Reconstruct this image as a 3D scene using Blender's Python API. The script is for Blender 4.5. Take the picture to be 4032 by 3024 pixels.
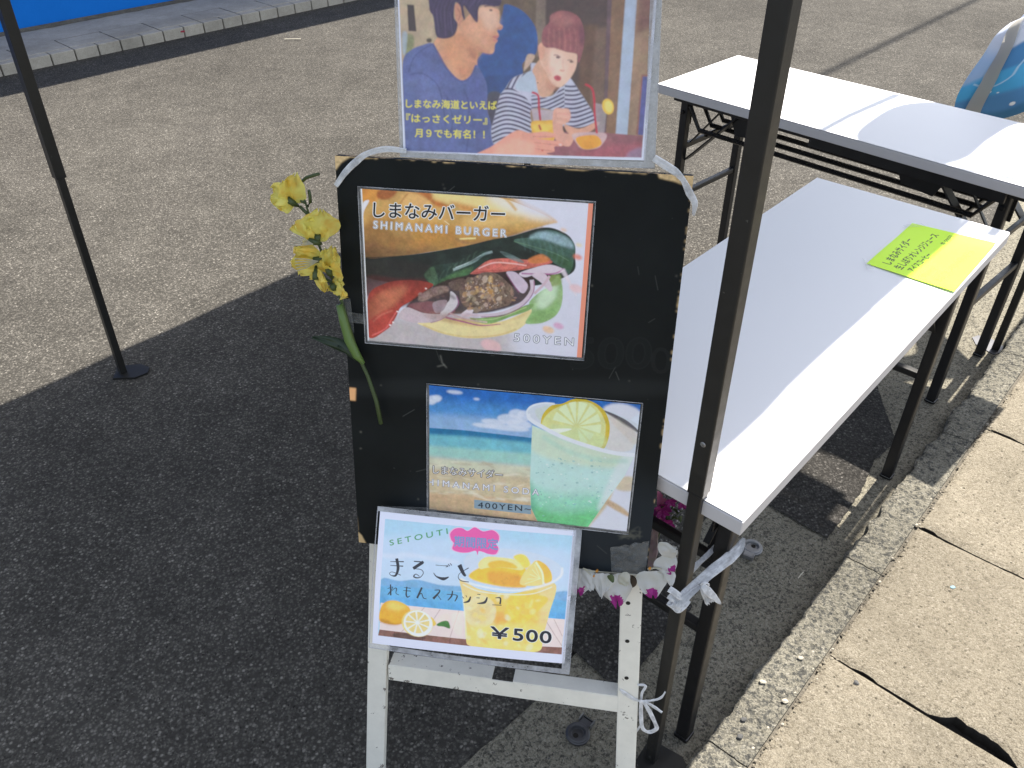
import bpy, bmesh, math, random
import numpy as np
from mathutils import Vector, Matrix, noise as mnoise
random.seed(7); RS = np.random.RandomState(7)
for o in list(bpy.data.objects): bpy.data.objects.remove(o)
SC = bpy.context.scene; COL = SC.collection
# ---------------------------------------------------------------- camera
CAM_H, CAM_P, CAM_R, CAM_F = 1.5203, .6479, -.0088, 3255.0
_f = np.array([0, math.cos(CAM_P), -math.sin(CAM_P)]); _u = np.array([0, math.sin(CAM_P), math.cos(CAM_P)]); _x = np.array([1., 0, 0])
CX = math.cos(CAM_R) * _x + math.sin(CAM_R) * _u; CU = -math.sin(CAM_R) * _x + math.cos(CAM_R) * _u; CF = _f
cam = bpy.data.objects.new('camera', bpy.data.cameras.new('camera')); COL.objects.link(cam)
cam.matrix_world = Matrix(((CX[0], CU[0], -CF[0], 0), (CX[1], CU[1], -CF[1], 0), (CX[2], CU[2], -CF[2], CAM_H), (0, 0, 0, 1)))
cam.data.sensor_width = 36; cam.data.lens = 36 * CAM_F / 4032; cam.data.clip_start = .02; cam.data.clip_end = 400
SC.camera = cam
# ---------------------------------------------------------------- light
SUN_D = Vector((-.674, -.739, 0)).normalized(); COT = .545                      # shadows fall this way, COT metres per metre of height
elev = math.atan(1 / COT); ray = Vector((SUN_D.x * COT, SUN_D.y * COT, -1)).normalized()
W = bpy.data.worlds.new('World'); SC.world = W; W.use_nodes = True; wt = W.node_tree
sky = wt.nodes.new('ShaderNodeTexSky'); sky.sky_type = 'NISHITA'; sky.sun_disc = False; sky.sun_elevation = elev
sky.sun_rotation = math.atan2(-SUN_D.x, -SUN_D.y); sky.air_density = 1.0; sky.dust_density = 1.5; sky.ozone_density = 1.0
bg = wt.nodes['Background']; bg.inputs['Strength'].default_value = .125
hs = wt.nodes.new('ShaderNodeHueSaturation'); hs.inputs['Saturation'].default_value = .52; wt.links.new(sky.outputs[0], hs.inputs['Color']); wt.links.new(hs.outputs[0], bg.inputs['Color'])
sun = bpy.data.objects.new('sun', bpy.data.lights.new('sun', 'SUN')); COL.objects.link(sun)
sun.data.energy = 4.9; sun.data.angle = math.radians(.53); sun.data.color = (1, .93, .84); sun.location = (3, 3, 8)
sun.rotation_euler = ray.to_track_quat('-Z', 'Y').to_euler()
SC.view_settings.view_transform = 'Standard'; SC.view_settings.look = 'None'; SC.view_settings.gamma = 1; SC.view_settings.exposure = 1.3
SC.view_settings.use_curve_mapping = False
SC.cycles.max_bounces = 8; SC.cycles.transparent_max_bounces = 12; SC.cycles.sample_clamp_indirect = 6
# ---------------------------------------------------------------- geometry of the view: a pixel of the photograph -> a point on a known plane
def pray(px, py): return ((px - 2016) / CAM_F) * CX - ((py - 1512) / CAM_F) * CU + CF
def at(px, py, z=None, Y=None):
    d = pray(px, py); t = (z - CAM_H) / d[2] if z is not None else Y / d[1]
    return Vector((d[0] * t, d[1] * t, CAM_H + d[2] * t))
# ---------------------------------------------------------------- objects
def tag(o, label=None, cat=None, group=None, kind=None):
    if label: o['label'] = label
    if cat: o['category'] = cat
    if group: o['group'] = group
    if kind: o['kind'] = kind
    return o
WL = {}
def thing(name, loc, label, cat, group=None):
    o = bpy.data.objects.new(name, None); COL.objects.link(o); o.empty_display_size = .05; o.location = loc; WL[o.name] = Vector(loc)
    return tag(o, label, cat, group)
class MB:
    def __init__(s): s.v = []; s.f = []; s.uv = {}; s.mi = []; s.cur = 0
    def add(s, vs, fs, uvs=None):
        b = len(s.v); s.v += [Vector(v) for v in vs]
        for i, f in enumerate(fs):
            if uvs: s.uv[len(s.f)] = uvs[i]
            s.f.append([b + k for k in f]); s.mi.append(s.cur)
    def box(s, c, size, M=None, bev=0.0):
        M = M or Matrix.Identity(3); c = Vector(c); hx, hy, hz = [q / 2 for q in size]
        bm = bmesh.new(); bmesh.ops.create_cube(bm, size=1)
        for v in bm.verts: v.co = Vector((v.co.x * 2 * hx, v.co.y * 2 * hy, v.co.z * 2 * hz))
        if bev: bmesh.ops.bevel(bm, geom=bm.edges[:], offset=bev, segments=2, affect='EDGES', profile=.5)
        bm.verts.index_update()
        s.add([c + M @ v.co for v in bm.verts], [[v.index for v in f.verts] for f in bm.faces]); bm.free()
    def bar(s, a, b, w, h, up=(0, 0, 1), bev=0.0):
        a = Vector(a); b = Vector(b); z = (b - a); L = z.length; z.normalize(); x = Vector(up).cross(z)
        if x.length < 1e-5: x = Vector((1, 0, 0)).cross(z)
        x.normalize(); y = z.cross(x); s.box((a + b) / 2, (w, h, L), Matrix((x, y, z)).transposed(), bev)
    def tube(s, P, r, seg=8, r2=None, cap=True):
        P = [Vector(p) for p in P]; n = len(P); rings = []; ref = Vector((.3, .2, .93))
        for i, p in enumerate(P):
            t = (P[min(i + 1, n - 1)] - P[max(i - 1, 0)]).normalized(); x = ref.cross(t)
            if x.length < .05: x = Vector((1, 0, 0)).cross(t)
            x.normalize(); y = t.cross(x); rr = r if r2 is None else r + (r2 - r) * i / (n - 1)
            if isinstance(r, (list, tuple)): rr = r[i]
            rings.append([p + (x * math.cos(a) + y * math.sin(a)) * rr for a in [2 * math.pi * k / seg for k in range(seg)]])
        vs = [q for R in rings for q in R]; fs = []
        for i in range(n - 1):
            for k in range(seg): fs.append([i * seg + k, i * seg + (k + 1) % seg, (i + 1) * seg + (k + 1) % seg, (i + 1) * seg + k])
        if cap: fs += [list(range(seg))[::-1], [(n - 1) * seg + k for k in range(seg)]]
        s.add(vs, fs)
    def lathe(s, c, prof, seg=28, M=None):
        M = M or Matrix.Identity(3); c = Vector(c); n = len(prof)
        vs = [c + M @ Vector((r * math.cos(2 * math.pi * k / seg), r * math.sin(2 * math.pi * k / seg), z)) for r, z in prof for k in range(seg)]
        s.add(vs, [[i * seg + k, i * seg + (k + 1) % seg, (i + 1) * seg + (k + 1) % seg, (i + 1) * seg + k] for i in range(n - 1) for k in range(seg)])
    def prism(s, pts, z0, z1, f=None):
        """outline pts (x, y) between two heights; f maps (x, y, z) to the world"""
        f = f or (lambda x, y, z: Vector((x, y, z))); n = len(pts)
        s.add([f(x, y, z0) for x, y in pts] + [f(x, y, z1) for x, y in pts], [list(range(n))[::-1], list(range(n, 2 * n))] + [[i, (i + 1) % n, n + (i + 1) % n, n + i] for i in range(n)])
    def grid(s, nu, nv, f, uv=False):
        vs = [f(i / nu, j / nv) for j in range(nv + 1) for i in range(nu + 1)]
        fs = [[j * (nu + 1) + i, j * (nu + 1) + i + 1, (j + 1) * (nu + 1) + i + 1, (j + 1) * (nu + 1) + i] for j in range(nv) for i in range(nu)]
        uvs = [[(i / nu, j / nv), ((i + 1) / nu, j / nv), ((i + 1) / nu, (j + 1) / nv), (i / nu, (j + 1) / nv)] for j in range(nv) for i in range(nu)] if uv else None
        s.add(vs, fs, uvs)
    def build(s, name, mat, parent=None, smooth=False, solid=0.0, kind=None):
        o0 = WL.get(parent.name, Vector()) if parent else Vector()
        me = bpy.data.meshes.new(name); me.from_pydata([v - o0 for v in s.v], [], s.f)
        for m in (mat if isinstance(mat, (list, tuple)) else [mat]): me.materials.append(m)
        me.polygons.foreach_set('material_index', s.mi)
        if s.uv:
            L = me.uv_layers.new(name='UVMap')
            for p in me.polygons:
                if p.index in s.uv:
                    for li, q in zip(p.loop_indices, s.uv[p.index]): L.data[li].uv = q
        if smooth: me.polygons.foreach_set('use_smooth', [True] * len(me.polygons))
        me.update(); o = bpy.data.objects.new(name, me); COL.objects.link(o)
        if parent: o.parent = parent; WL[o.name] = o0
        if solid:
            md = o.modifiers.new('thickness', 'SOLIDIFY'); md.thickness = solid; md.offset = 0
        if kind: o['kind'] = kind
        return o
# ---------------------------------------------------------------- materials
class Mat:
    def __init__(s, name, col=(.5, .5, .5), rough=.6, metal=0., spec=.5):
        s.m = bpy.data.materials.new(name); s.m.use_nodes = True; s.t = s.m.node_tree; s.b = s.t.nodes['Principled BSDF']
        s.b.inputs['Base Color'].default_value = (*col, 1); s.b.inputs['Roughness'].default_value = rough; s.b.inputs['Metallic'].default_value = metal
        s.b.inputs['Specular IOR Level'].default_value = spec; s._c = None
    def n(s, t, **k):
        o = s.t.nodes.new(t)
        for a, v in k.items():
            if a in o.inputs.keys(): o.inputs[a].default_value = v
            else: setattr(o, a, v)
        return o
    def l(s, a, b): s.t.links.new(a, b)
    @property
    def co(s):
        if s._c is None: s._c = s.n('ShaderNodeTexCoord').outputs['Object']
        return s._c
    def noise(s, scale, detail=4, rough=.55, src=None):
        o = s.n('ShaderNodeTexNoise', Scale=scale, Detail=detail, Roughness=rough); s.l(src or s.co, o.inputs['Vector']); return o.outputs['Fac']
    def vor(s, scale, out='Distance', feature='F1', src=None, rnd=1.0):
        o = s.n('ShaderNodeTexVoronoi', Scale=scale, Randomness=rnd); o.feature = feature; s.l(src or s.co, o.inputs['Vector']); return o.outputs[out]
    def ramp(s, src, stops, mode='LINEAR'):
        o = s.n('ShaderNodeValToRGB'); o.color_ramp.interpolation = mode; e = o.color_ramp.elements
        while len(e) < len(stops): e.new(.5)
        for q, (p, c) in zip(e, stops): q.position = p; q.color = (*c, 1) if not isinstance(c, (int, float)) else (c, c, c, 1)
        s.l(src, o.inputs[0]); return o.outputs[0]
    def mix(s, fac, a, b, mode='MIX'):
        o = s.n('ShaderNodeMix'); o.data_type = 'RGBA'; o.blend_type = mode
        for i, v in ((0, fac), (6, a), (7, b)):
            if isinstance(v, (int, float)): o.inputs[i].default_value = v if i == 0 else (v, v, v, 1)
            elif isinstance(v, (tuple, list)): o.inputs[i].default_value = (*v, 1)
            else: s.l(v, o.inputs[i])
        return o.outputs[2]
    def math(s, op, a, b=0.0, c=None):
        o = s.n('ShaderNodeMath', operation=op)
        for i, v in ((0, a), (1, b), (2, c)):
            if v is None: continue
            if isinstance(v, (int, float)): o.inputs[i].default_value = v
            else: s.l(v, o.inputs[i])
        return o.outputs[0]
    def color(s, c): s.l(c, s.b.inputs['Base Color']); return s
    def rough(s, c): s.l(c, s.b.inputs['Roughness']); return s
    def bump(s, h, dist=.002, strength=1.0):
        o = s.n('ShaderNodeBump', Strength=strength, Distance=dist); s.l(h, o.inputs['Height']); s.l(o.outputs[0], s.b.inputs['Normal']); return s
def soft(name, col, rough=.6, var=.15, scale=20, bump=0, metal=0, spec=.5, bs=200):
    m = Mat(name, col, rough, metal, spec); f = m.noise(scale, 5, .6)
    m.color(m.mix(f, [c * (1 - var) for c in col], [min(1, c * (1 + var)) for c in col]))
    if bump: m.bump(m.noise(bs, 4), bump)
    return m

# asphalt: light and dark stones in a grey binder
def asphalt(name, k=1.0, tint=(1, .95, .87)):
    m = Mat(name, rough=.9, spec=.12)
    big = m.math('ADD', m.math('MULTIPLY', m.noise(.9, 6, .65), .6), m.math('MULTIPLY', m.noise(.28, 3, .5), .4)); mid = m.noise(7, 5, .65); cell = m.vor(155, 'Color'); sep = m.n('ShaderNodeSeparateColor'); m.l(cell, sep.inputs[0])
    cell2 = m.vor(310, 'Color'); sep2 = m.n('ShaderNodeSeparateColor'); m.l(cell2, sep2.inputs[0])
    d = m.vor(155, 'Distance'); d2 = m.vor(310, 'Distance')
    T = lambda v: tuple(v * k * t for t in tint)
    c1 = m.ramp(sep.outputs[0], [(0, T(.012)), (.22, T(.035)), (.42, T(.105)), (.8, T(.15)), (.94, T(.23)), (1, T(.46))])
    c2 = m.ramp(sep2.outputs[1], [(0, T(.028)), (.4, T(.09)), (.8, T(.135)), (.97, T(.25)), (1, T(.42))])
    c = m.mix(.5, c1, c2)
    c = m.mix(m.ramp(d, [(.3, 0), (.75, 1)]), c, T(.06))
    c = m.mix(1.0, c, m.ramp(big, [(.36, .76), (.5, 1.0), (.64, 1.20)]), 'MULTIPLY'); c = m.mix(1.0, c, m.ramp(mid, [(.3, .82), (.7, 1.14)]), 'MULTIPLY')
    m.color(c)
    h = m.math('ADD', m.math('MULTIPLY', d, -1.0), m.math('MULTIPLY', d2, -.5)); h = m.math('ADD', h, m.math('MULTIPLY', sep.outputs[2], .5))
    m.bump(h, .0022, .85); return m.m
def W2(m):
    nz = m.n('ShaderNodeTexNoise', Scale=90., Detail=5.0, Roughness=.7); m.l(m.co, nz.inputs['Vector'])
    wv = m.n('ShaderNodeVectorMath', operation='MULTIPLY_ADD'); m.l(nz.outputs['Color'], wv.inputs[0]); wv.inputs[1].default_value = (.034,) * 3; m.l(m.co, wv.inputs[2]); return wv.outputs[0]
def concrete(name, cols, scale=170, depth=.002, pits=True, rough=.85, lump=.35, dk=.12, blot=0, bsc=70):
    m = Mat(name, rough=rough, spec=.1)
    big = m.noise(3, 6, .62); mid = m.noise(26, 5, .65); fine = m.noise(scale * 2, 4, .7)
    nz = m.n('ShaderNodeTexNoise', Scale=scale * .9, Detail=4.0, Roughness=.7); m.l(m.co, nz.inputs['Vector'])
    wv = m.n('ShaderNodeVectorMath', operation='MULTIPLY_ADD'); m.l(nz.outputs['Color'], wv.inputs[0]); wv.inputs[1].default_value = (1.3 / scale,) * 3; m.l(m.co, wv.inputs[2]); W_ = wv.outputs[0]
    cell = m.vor(scale, 'Color', src=W_); sep = m.n('ShaderNodeSeparateColor'); m.l(cell, sep.inputs[0]); d = m.vor(scale, 'Distance', src=W_)
    base = m.mix(m.ramp(mid, [(.3, 0), (.7, 1)]), cols[0], cols[1])
    st = m.ramp(sep.outputs[0], [(0, cols[2]), (dk, cols[2]), (dk + .1, cols[0]), (.6, cols[1]), (.9, cols[1]), (1, cols[3])])
    cell_b = m.vor(scale * 2.3, 'Color', src=W_); sepb = m.n('ShaderNodeSeparateColor'); m.l(cell_b, sepb.inputs[0])
    st2 = m.ramp(sepb.outputs[1], [(0, cols[2]), (dk * .8, cols[2]), (dk + .12, cols[0]), (.55, cols[1]), (.86, cols[1]), (1, cols[3])]); st = m.mix(.5, st, st2)
    if blot:
        w2 = W2(m); bc = m.vor(bsc, 'Color', src=w2); bs_ = m.n('ShaderNodeSeparateColor'); m.l(bc, bs_.inputs[0]); bd = m.vor(bsc, 'Distance', src=w2)
        bm_ = m.math('MULTIPLY', m.math('LESS_THAN', bs_.outputs[0], blot), m.ramp(bd, [(.34, 1), (.60, 0)])); st = m.mix(m.math('MULTIPLY', bm_, .85), st, cols[2])
    c = m.mix(lump, base, st); c = m.mix(1.0, c, m.ramp(big, [(.28, .76), (.72, 1.18)]), 'MULTIPLY'); c = m.mix(1.0, c, m.ramp(fine, [(.2, .72), (.8, 1.24)]), 'MULTIPLY')
    h = m.math('ADD', m.math('MULTIPLY', d, -.6), m.math('MULTIPLY', fine, 1.1)); h = m.math('ADD', h, m.math('MULTIPLY', mid, 1.2))
    if pits:
        pc = m.vor(75, 'Distance', src=m.co); pr = m.vor(75, 'Color'); ps = m.n('ShaderNodeSeparateColor'); m.l(pr, ps.inputs[0])
        pit = m.math('MULTIPLY', m.math('LESS_THAN', pc, .2), m.math('LESS_THAN', ps.outputs[0], .16))
        c = m.mix(m.math('MULTIPLY', pit, .8), c, tuple(v * .35 for v in cols[0])); h = m.math('SUBTRACT', h, m.math('MULTIPLY', pit, 1.5))
    m.color(c); m.bump(h, depth, .8); return m.m
M_ASPH = asphalt('weathered_asphalt', .82, (1, .94, .82))
M_GUT = concrete('gutter_concrete', [(.165, .150, .115), (.25, .232, .18), (.030, .030, .027), (.36, .34, .28)], 200, .003, False, lump=.85, dk=.18, blot=.20, bsc=125)
M_PATCH = asphalt('dark_gutter_patch', .50, (1, .95, .86))
M_KERB = concrete('rough_kerb_stone', [(.150, .142, .115), (.235, .22, .175), (.035, .038, .040), (.36, .34, .29)], 170, .0065, True, lump=.85, dk=.16, blot=.40, bsc=85)
M_SLAB = concrete('tan_paving_concrete', [(.160, .139, .102), (.262, .234, .180), (.072, .060, .044), (.42, .38, .31)], 230, .0042, True, lump=.75, dk=.07)
M_MORTAR = concrete('old_mortar', [(.10, .09, .075), (.17, .155, .125), (.05, .05, .045), (.25, .23, .19)], 150, .003, False)
M_DIRT_SHADE = soft('joint_dirt_and_shade', (.022, .019, .015), .95, .4, 60, .002).m
M_TILE = concrete('grey_pavement_tile', [(.36, .33, .275), (.45, .415, .35), (.2, .185, .155), (.52, .48, .41)], 200, .001, False)
def metal_paint(name, col, rough=.35, wear=None, wearamt=.0, spec=.5, metal=0):
    m = Mat(name, col, rough, metal, spec); f = m.noise(35, 6, .65); g = m.noise(220, 3, .6)
    c = m.mix(f, [c * .85 for c in col], [min(1, c * 1.12) for c in col])
    if wear:
        k = m.ramp(m.math('ADD', m.noise(60, 6, .7), m.math('MULTIPLY', g, .15)), [(1 - wearamt, 0), (1 - wearamt + .02, 1)]); c = m.mix(k, c, wear)
    m.color(c); m.rough(m.ramp(f, [(.2, rough * .8), (.8, min(1, rough * 1.35))])); m.bump(g, .0003, .4); return m.m
M_STEEL = metal_paint('dark_bronze_tube', (.022, .0215, .020), .40, (.10, .10, .09), .235, metal=.3)
M_BLACK = metal_paint('black_powder_coat', (.008, .008, .009), .38, (.05, .05, .05), .24)
M_RAIL = metal_paint('black_glossy_bar', (.006, .006, .007), .25)
M_WHITEF = metal_paint('chipped_white_enamel', (.77, .75, .67), .42, (.14, .12, .10), .29)
M_ZINC = metal_paint('dull_zinc', (.10, .10, .105), .42, metal=.75)
M_ZINC2 = metal_paint('bright_zinc', (.26, .26, .26), .38, metal=.7)
M_TOP = Mat('white_laminate', (.78, .78, .79), .42, spec=.3); _n = M_TOP.noise(3, 5, .6); M_TOP.color(M_TOP.mix(_n, (.76, .76, .77), (.80, .80, .81))); M_TOP = M_TOP.m
M_EDGE = soft('grey_edge_band', (.50, .49, .50), .5, .08, 30).m
M_CANOPY = Mat('canopy_fabric', (.30, .31, .33), .8); M_CANOPY.b.inputs['Transmission Weight'].default_value = 0; M_CANOPY = M_CANOPY.m
M_BLUE = Mat('blue_wall_paint', (.006, .17, .62), .7, spec=.15); _b = M_BLUE.noise(5, 5, .6); M_BLUE.color(M_BLUE.mix(_b, (.004, .15, .56), (.008, .19, .68))); M_BLUE.bump(M_BLUE.noise(80, 4), .002, .5); M_BLUE = M_BLUE.m
M_ROOF = soft('eave_boards', (.20, .19, .18), .8, .2, 8).m
def sheet_mat(name, img, rough=.12, coat=.5, spec=.3):
    m = Mat(name, (.8, .8, .8), .5, spec=spec); uv = m.n('ShaderNodeTexCoord').outputs['UV']; t = m.n('ShaderNodeTexImage'); t.image = img; t.interpolation = 'Cubic'; t.extension = 'EXTEND'
    m.l(uv, t.inputs[0]); m.color(t.outputs[0]); m.b.inputs['Coat Weight'].default_value = coat; m.b.inputs['Coat Roughness'].default_value = rough
    m.bump(m.noise(9, 3, .5), .006, .35); return m.m
def film_mat(name, tint=(.75, .77, .8), alpha=.35, rough=.15):
    m = Mat(name, tint, rough); m.b.inputs['Alpha'].default_value = alpha
    f = m.noise(30, 5, .7); m.l(m.ramp(f, [(.36, alpha * .55), (.68, min(1, alpha * 1.6))]), m.b.inputs['Alpha']); m.bump(m.noise(22, 4, .6), .004, .6); return m.m
M_FILM = film_mat('clear_laminate_film', (.20, .205, .21), .55, .12); M_FILM2 = film_mat('hazy_backing_film', (.55, .56, .58), .50, .2); M_TAPE = film_mat('clear_tape', (.42, .43, .42), .20, .12)
def ribbon_mat():
    m = Mat('white_plastic_string', (.72, .73, .74), .3); f = m.noise(90, 3, .6); m.color(m.mix(f, (.55, .56, .58), (.82, .83, .84))); m.b.inputs['Subsurface Weight'].default_value = 0
    m.l(m.ramp(f, [(.3, .62), (.6, .95)]), m.b.inputs['Alpha']); m.bump(f, .001, .6); return m.m
M_RIB = ribbon_mat()
# ---------------------------------------------------------------- printed artwork, drawn in numpy
def _lin(c):
    c = np.asarray(c, float) / 255.0
    return np.where(c <= .04045, c / 12.92, ((c + .055) / 1.055) ** 2.4)
def _blur(m, s):
    if s < .4: return m
    for r in (s * .75, s * .75, s * .75):
        k = max(1, int(round(r)))
        for ax in (0, 1):
            p = [(0, 0), (0, 0)]; p[ax] = (k + 1, k)
            c = np.cumsum(np.pad(m, p, mode='edge'), axis=ax)
            n = m.shape[ax]
            a = c.take(range(2 * k + 1, 2 * k + 1 + n), axis=ax); b = c.take(range(0, n), axis=ax)
            m = (a - b) / (2 * k + 1)
    return m
def _smooth(P, n=7, closed=True):
    P = np.asarray(P, float); N = len(P); out = []
    t = np.linspace(0, 1, n, endpoint=False)[:, None]
    for i in range(N if closed else N - 1):
        if closed: a, b, c, d = P[i - 1], P[i], P[(i + 1) % N], P[(i + 2) % N]
        else: a, b, c, d = P[max(i - 1, 0)], P[i], P[i + 1], P[min(i + 2, N - 1)]
        out.append(.5 * ((2 * b) + (c - a) * t + (2 * a - 5 * b + 4 * c - d) * t ** 2 + (3 * b - a - 3 * c + d) * t ** 3))
    if not closed: out.append(P[-1:])
    return np.concatenate(out)
def _vnoise(h, w, cell, rs, octv=3):
    out = np.zeros((h, w)); amp = 1.0; tot = 0
    for _ in range(octv):
        gh, gw = int(h / cell) + 3, int(w / cell) + 3
        g = rs.rand(gh, gw); y = np.arange(h) / cell; x = np.arange(w) / cell
        yi = y.astype(int); xi = x.astype(int); fy = (y - yi)[:, None]; fx = (x - xi)[None]
        fy = fy * fy * (3 - 2 * fy); fx = fx * fx * (3 - 2 * fx)
        v = (g[yi][:, xi] * (1 - fx) + g[yi][:, xi + 1] * fx) * (1 - fy) + (g[yi + 1][:, xi] * (1 - fx) + g[yi + 1][:, xi + 1] * fx) * fy
        out += amp * v; tot += amp; amp *= .55; cell = max(cell / 2.1, 1.5)
    return out / tot
_tcache = {}
def text_edges(s, offset=0.0, spacing=1.0):
    key = (s, offset, spacing)
    if key in _tcache: return _tcache[key]
    c = bpy.data.curves.new('lettering', 'FONT'); c.body = s; c.size = 1; c.offset = offset; c.space_character = spacing; c.resolution_u = 4
    o = bpy.data.objects.new('lettering', c); bpy.context.scene.collection.objects.link(o)
    dg = bpy.context.evaluated_depsgraph_get(); ev = o.evaluated_get(dg); m = ev.to_mesh()
    V = np.array([v.co[:2] for v in m.vertices]).reshape(-1, 2); ed = {}
    for p in m.polygons:
        vs = list(p.vertices)
        a = sum(V[vs[i - 1]][0] * V[vs[i]][1] - V[vs[i]][0] * V[vs[i - 1]][1] for i in range(len(vs)))
        if a < 0: vs = vs[::-1]
        for i in range(len(vs)):
            e = (vs[i - 1], vs[i]); ed[e] = ed.get(e, 0) + 1
    E = [e for e, n in ed.items() for _ in range(n - ed.get((e[1], e[0]), 0))]
    A = V[[e[0] for e in E]] if E else np.zeros((0, 2)); B = V[[e[1] for e in E]] if E else np.zeros((0, 2))
    w = (V[:, 0].max(), V[:, 0].min()) if len(V) else (1, 0)
    ev.to_mesh_clear(); bpy.data.objects.remove(o); bpy.data.curves.remove(c)
    _tcache[key] = (A, B, w[1], w[0]); return _tcache[key]
def _ring(m, r):
    out = m.copy(); n = 12
    for k in range(n):
        dx, dy = r * np.cos(k * 2 * np.pi / n), r * np.sin(k * 2 * np.pi / n)
        ix, iy = int(np.floor(dx)), int(np.floor(dy)); fx, fy = dx - ix, dy - iy
        v = sum(wt * np.roll(np.roll(m, iy + b, 0), ix + a_, 1) for a_, b, wt in ((0, 0, (1 - fx) * (1 - fy)), (1, 0, fx * (1 - fy)), (0, 1, (1 - fx) * fy), (1, 1, fx * fy)))
        out = np.maximum(out, v)
    return out
class Print:
    SS = 3
    def __init__(s, w, h, quad, white=(206, 212, 236), seed=1):
        w, h = int(w * .8), int(h * .8); s.w, s.h = w, h; s.rs = np.random.RandomState(seed)
        src = np.array(quad, float); dst = np.array([[0, 0], [w, 0], [w, h], [0, h]], float)
        M = []; r = []
        for (x, y), (u, v) in zip(src, dst):
            M.append([x, y, 1, 0, 0, 0, -u * x, -u * y]); r.append(u)
            M.append([0, 0, 0, x, y, 1, -v * x, -v * y]); r.append(v)
        s.H = np.append(np.linalg.solve(np.array(M), np.array(r)), 1).reshape(3, 3)
        s.k = (np.hypot(*(s.m([src[1]])[0] - s.m([src[0]])[0]))) / np.hypot(*(src[1] - src[0]))
        s.white = .5 * _lin(white) + .5 * _lin(white).mean(); s.I = np.ones((h, w, 3)) * s.col(white)
    def col(s, c): return _lin(c)
    def m(s, P):
        P = np.asarray(P, float); q = np.c_[P, np.ones(len(P))] @ s.H.T; return q[:, :2] / q[:, 2:]
    def win(s, Q, pad=0):
        x0 = int(max(0, np.floor(Q[:, 0].min() - pad - 1))); x1 = int(min(s.w, np.ceil(Q[:, 0].max() + pad + 1)))
        y0 = int(max(0, np.floor(Q[:, 1].min() - pad - 1))); y1 = int(min(s.h, np.ceil(Q[:, 1].max() + pad + 1)))
        return (x0, y0, x1, y1) if x1 > x0 and y1 > y0 else None
    def edges(s, A, B, W=None):
        SS = s.SS; x_0, y_0, x_1, y_1 = W or (0, 0, s.w, s.h); w, h = x_1 - x_0, y_1 - y_0
        A = (A - [x_0, y_0]) * [1, SS]; B = (B - [x_0, y_0]) * [1, SS]
        acc = np.zeros((h * SS, w + 2))
        for (x0, y0), (x1, y1) in zip(A, B):
            if y0 == y1: continue
            sg = 1.0
            if y0 > y1: x0, y0, x1, y1, sg = x1, y1, x0, y0, -1.0
            a = max(0, math.ceil(y0 - .5)); b = min(h * SS - 1, math.ceil(y1 - .5) - 1)
            if b < a: continue
            r = np.arange(a, b + 1); x = np.clip(x0 + (r + .5 - y0) * (x1 - x0) / (y1 - y0), 0, w)
            xi = x.astype(int); f = x - xi
            acc[r, xi] += sg * (1 - f); acc[r, xi + 1] += sg * f
        c = np.clip(np.abs(np.cumsum(acc, 1))[:, :w], 0, 1)
        return c.reshape(h, SS, w).mean(1)
    def mask(s, P, smooth=True):
        P = np.asarray(P, float)
        if smooth: P = _smooth(P)
        Q = s.m(P); return s.edges(Q, np.roll(Q, -1, 0))
    def put(s, m, c, alpha=1, W=None, n=None):
        W = W or (0, 0, s.w, s.h); V = s.I[W[1]:W[3], W[0]:W[2]]
        m = (m * alpha)[..., None]; c = s.col(c) if n is None else s.col(c) * n[..., None]
        V[:] = V * (1 - m) + c * m
    def shape(s, Q, c, blur, a, clip, tex=0, cell=14):
        bl = blur * s.k; W = s.win(Q, bl * 3)
        if W is None: return
        m = _blur(s.edges(Q, np.roll(Q, -1, 0), W), bl)
        if clip is not None: m = m * clip[W[1]:W[3], W[0]:W[2]]
        n = None
        if tex: n = np.clip(1 + (_vnoise(W[3] - W[1], W[2] - W[0], max(cell * s.k, 1.5), s.rs) - .5) * 2 * tex, .1, 3)
        s.put(m, c, a, W, n)
    def poly(s, P, c, blur=0, a=1, sm=True, tex=0, cell=14, clip=None):
        P = np.asarray(P, float)
        s.shape(s.m(_smooth(P) if sm else P), c, blur, a, clip, tex, cell)
    def line(s, P, w, c, blur=0, a=1, w2=None, sm=True, clip=None, wm=None):
        P = _smooth(P, 6, False) if sm and len(P) > 2 else np.asarray(P, float)
        d = np.gradient(P, axis=0); n = np.c_[-d[:, 1], d[:, 0]] / (np.hypot(*d.T)[:, None] + 1e-9)
        t = np.linspace(0, 1, len(P)); W = w + (0 if w2 is None else (w2 - w) * t)
        if wm is not None: W = np.interp(t, np.linspace(0, 1, len(wm)), wm)
        W = (np.ones(len(P)) * W)[:, None] / 2
        s.shape(s.m(np.r_[P + n * W, (P - n * W)[::-1]]), c, blur, a, clip)
    def ell(s, cx, cy, rx, ry, c, rot=0, blur=0, a=1, tex=0, clip=None, cell=14):
        t = np.linspace(0, 2 * np.pi, 24, endpoint=False); x = rx * np.cos(t); y = ry * np.sin(t); r = np.radians(rot)
        s.shape(s.m(np.c_[cx + x * np.cos(r) - y * np.sin(r), cy + x * np.sin(r) + y * np.cos(r)]), c, blur, a, clip, tex, cell)
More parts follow.
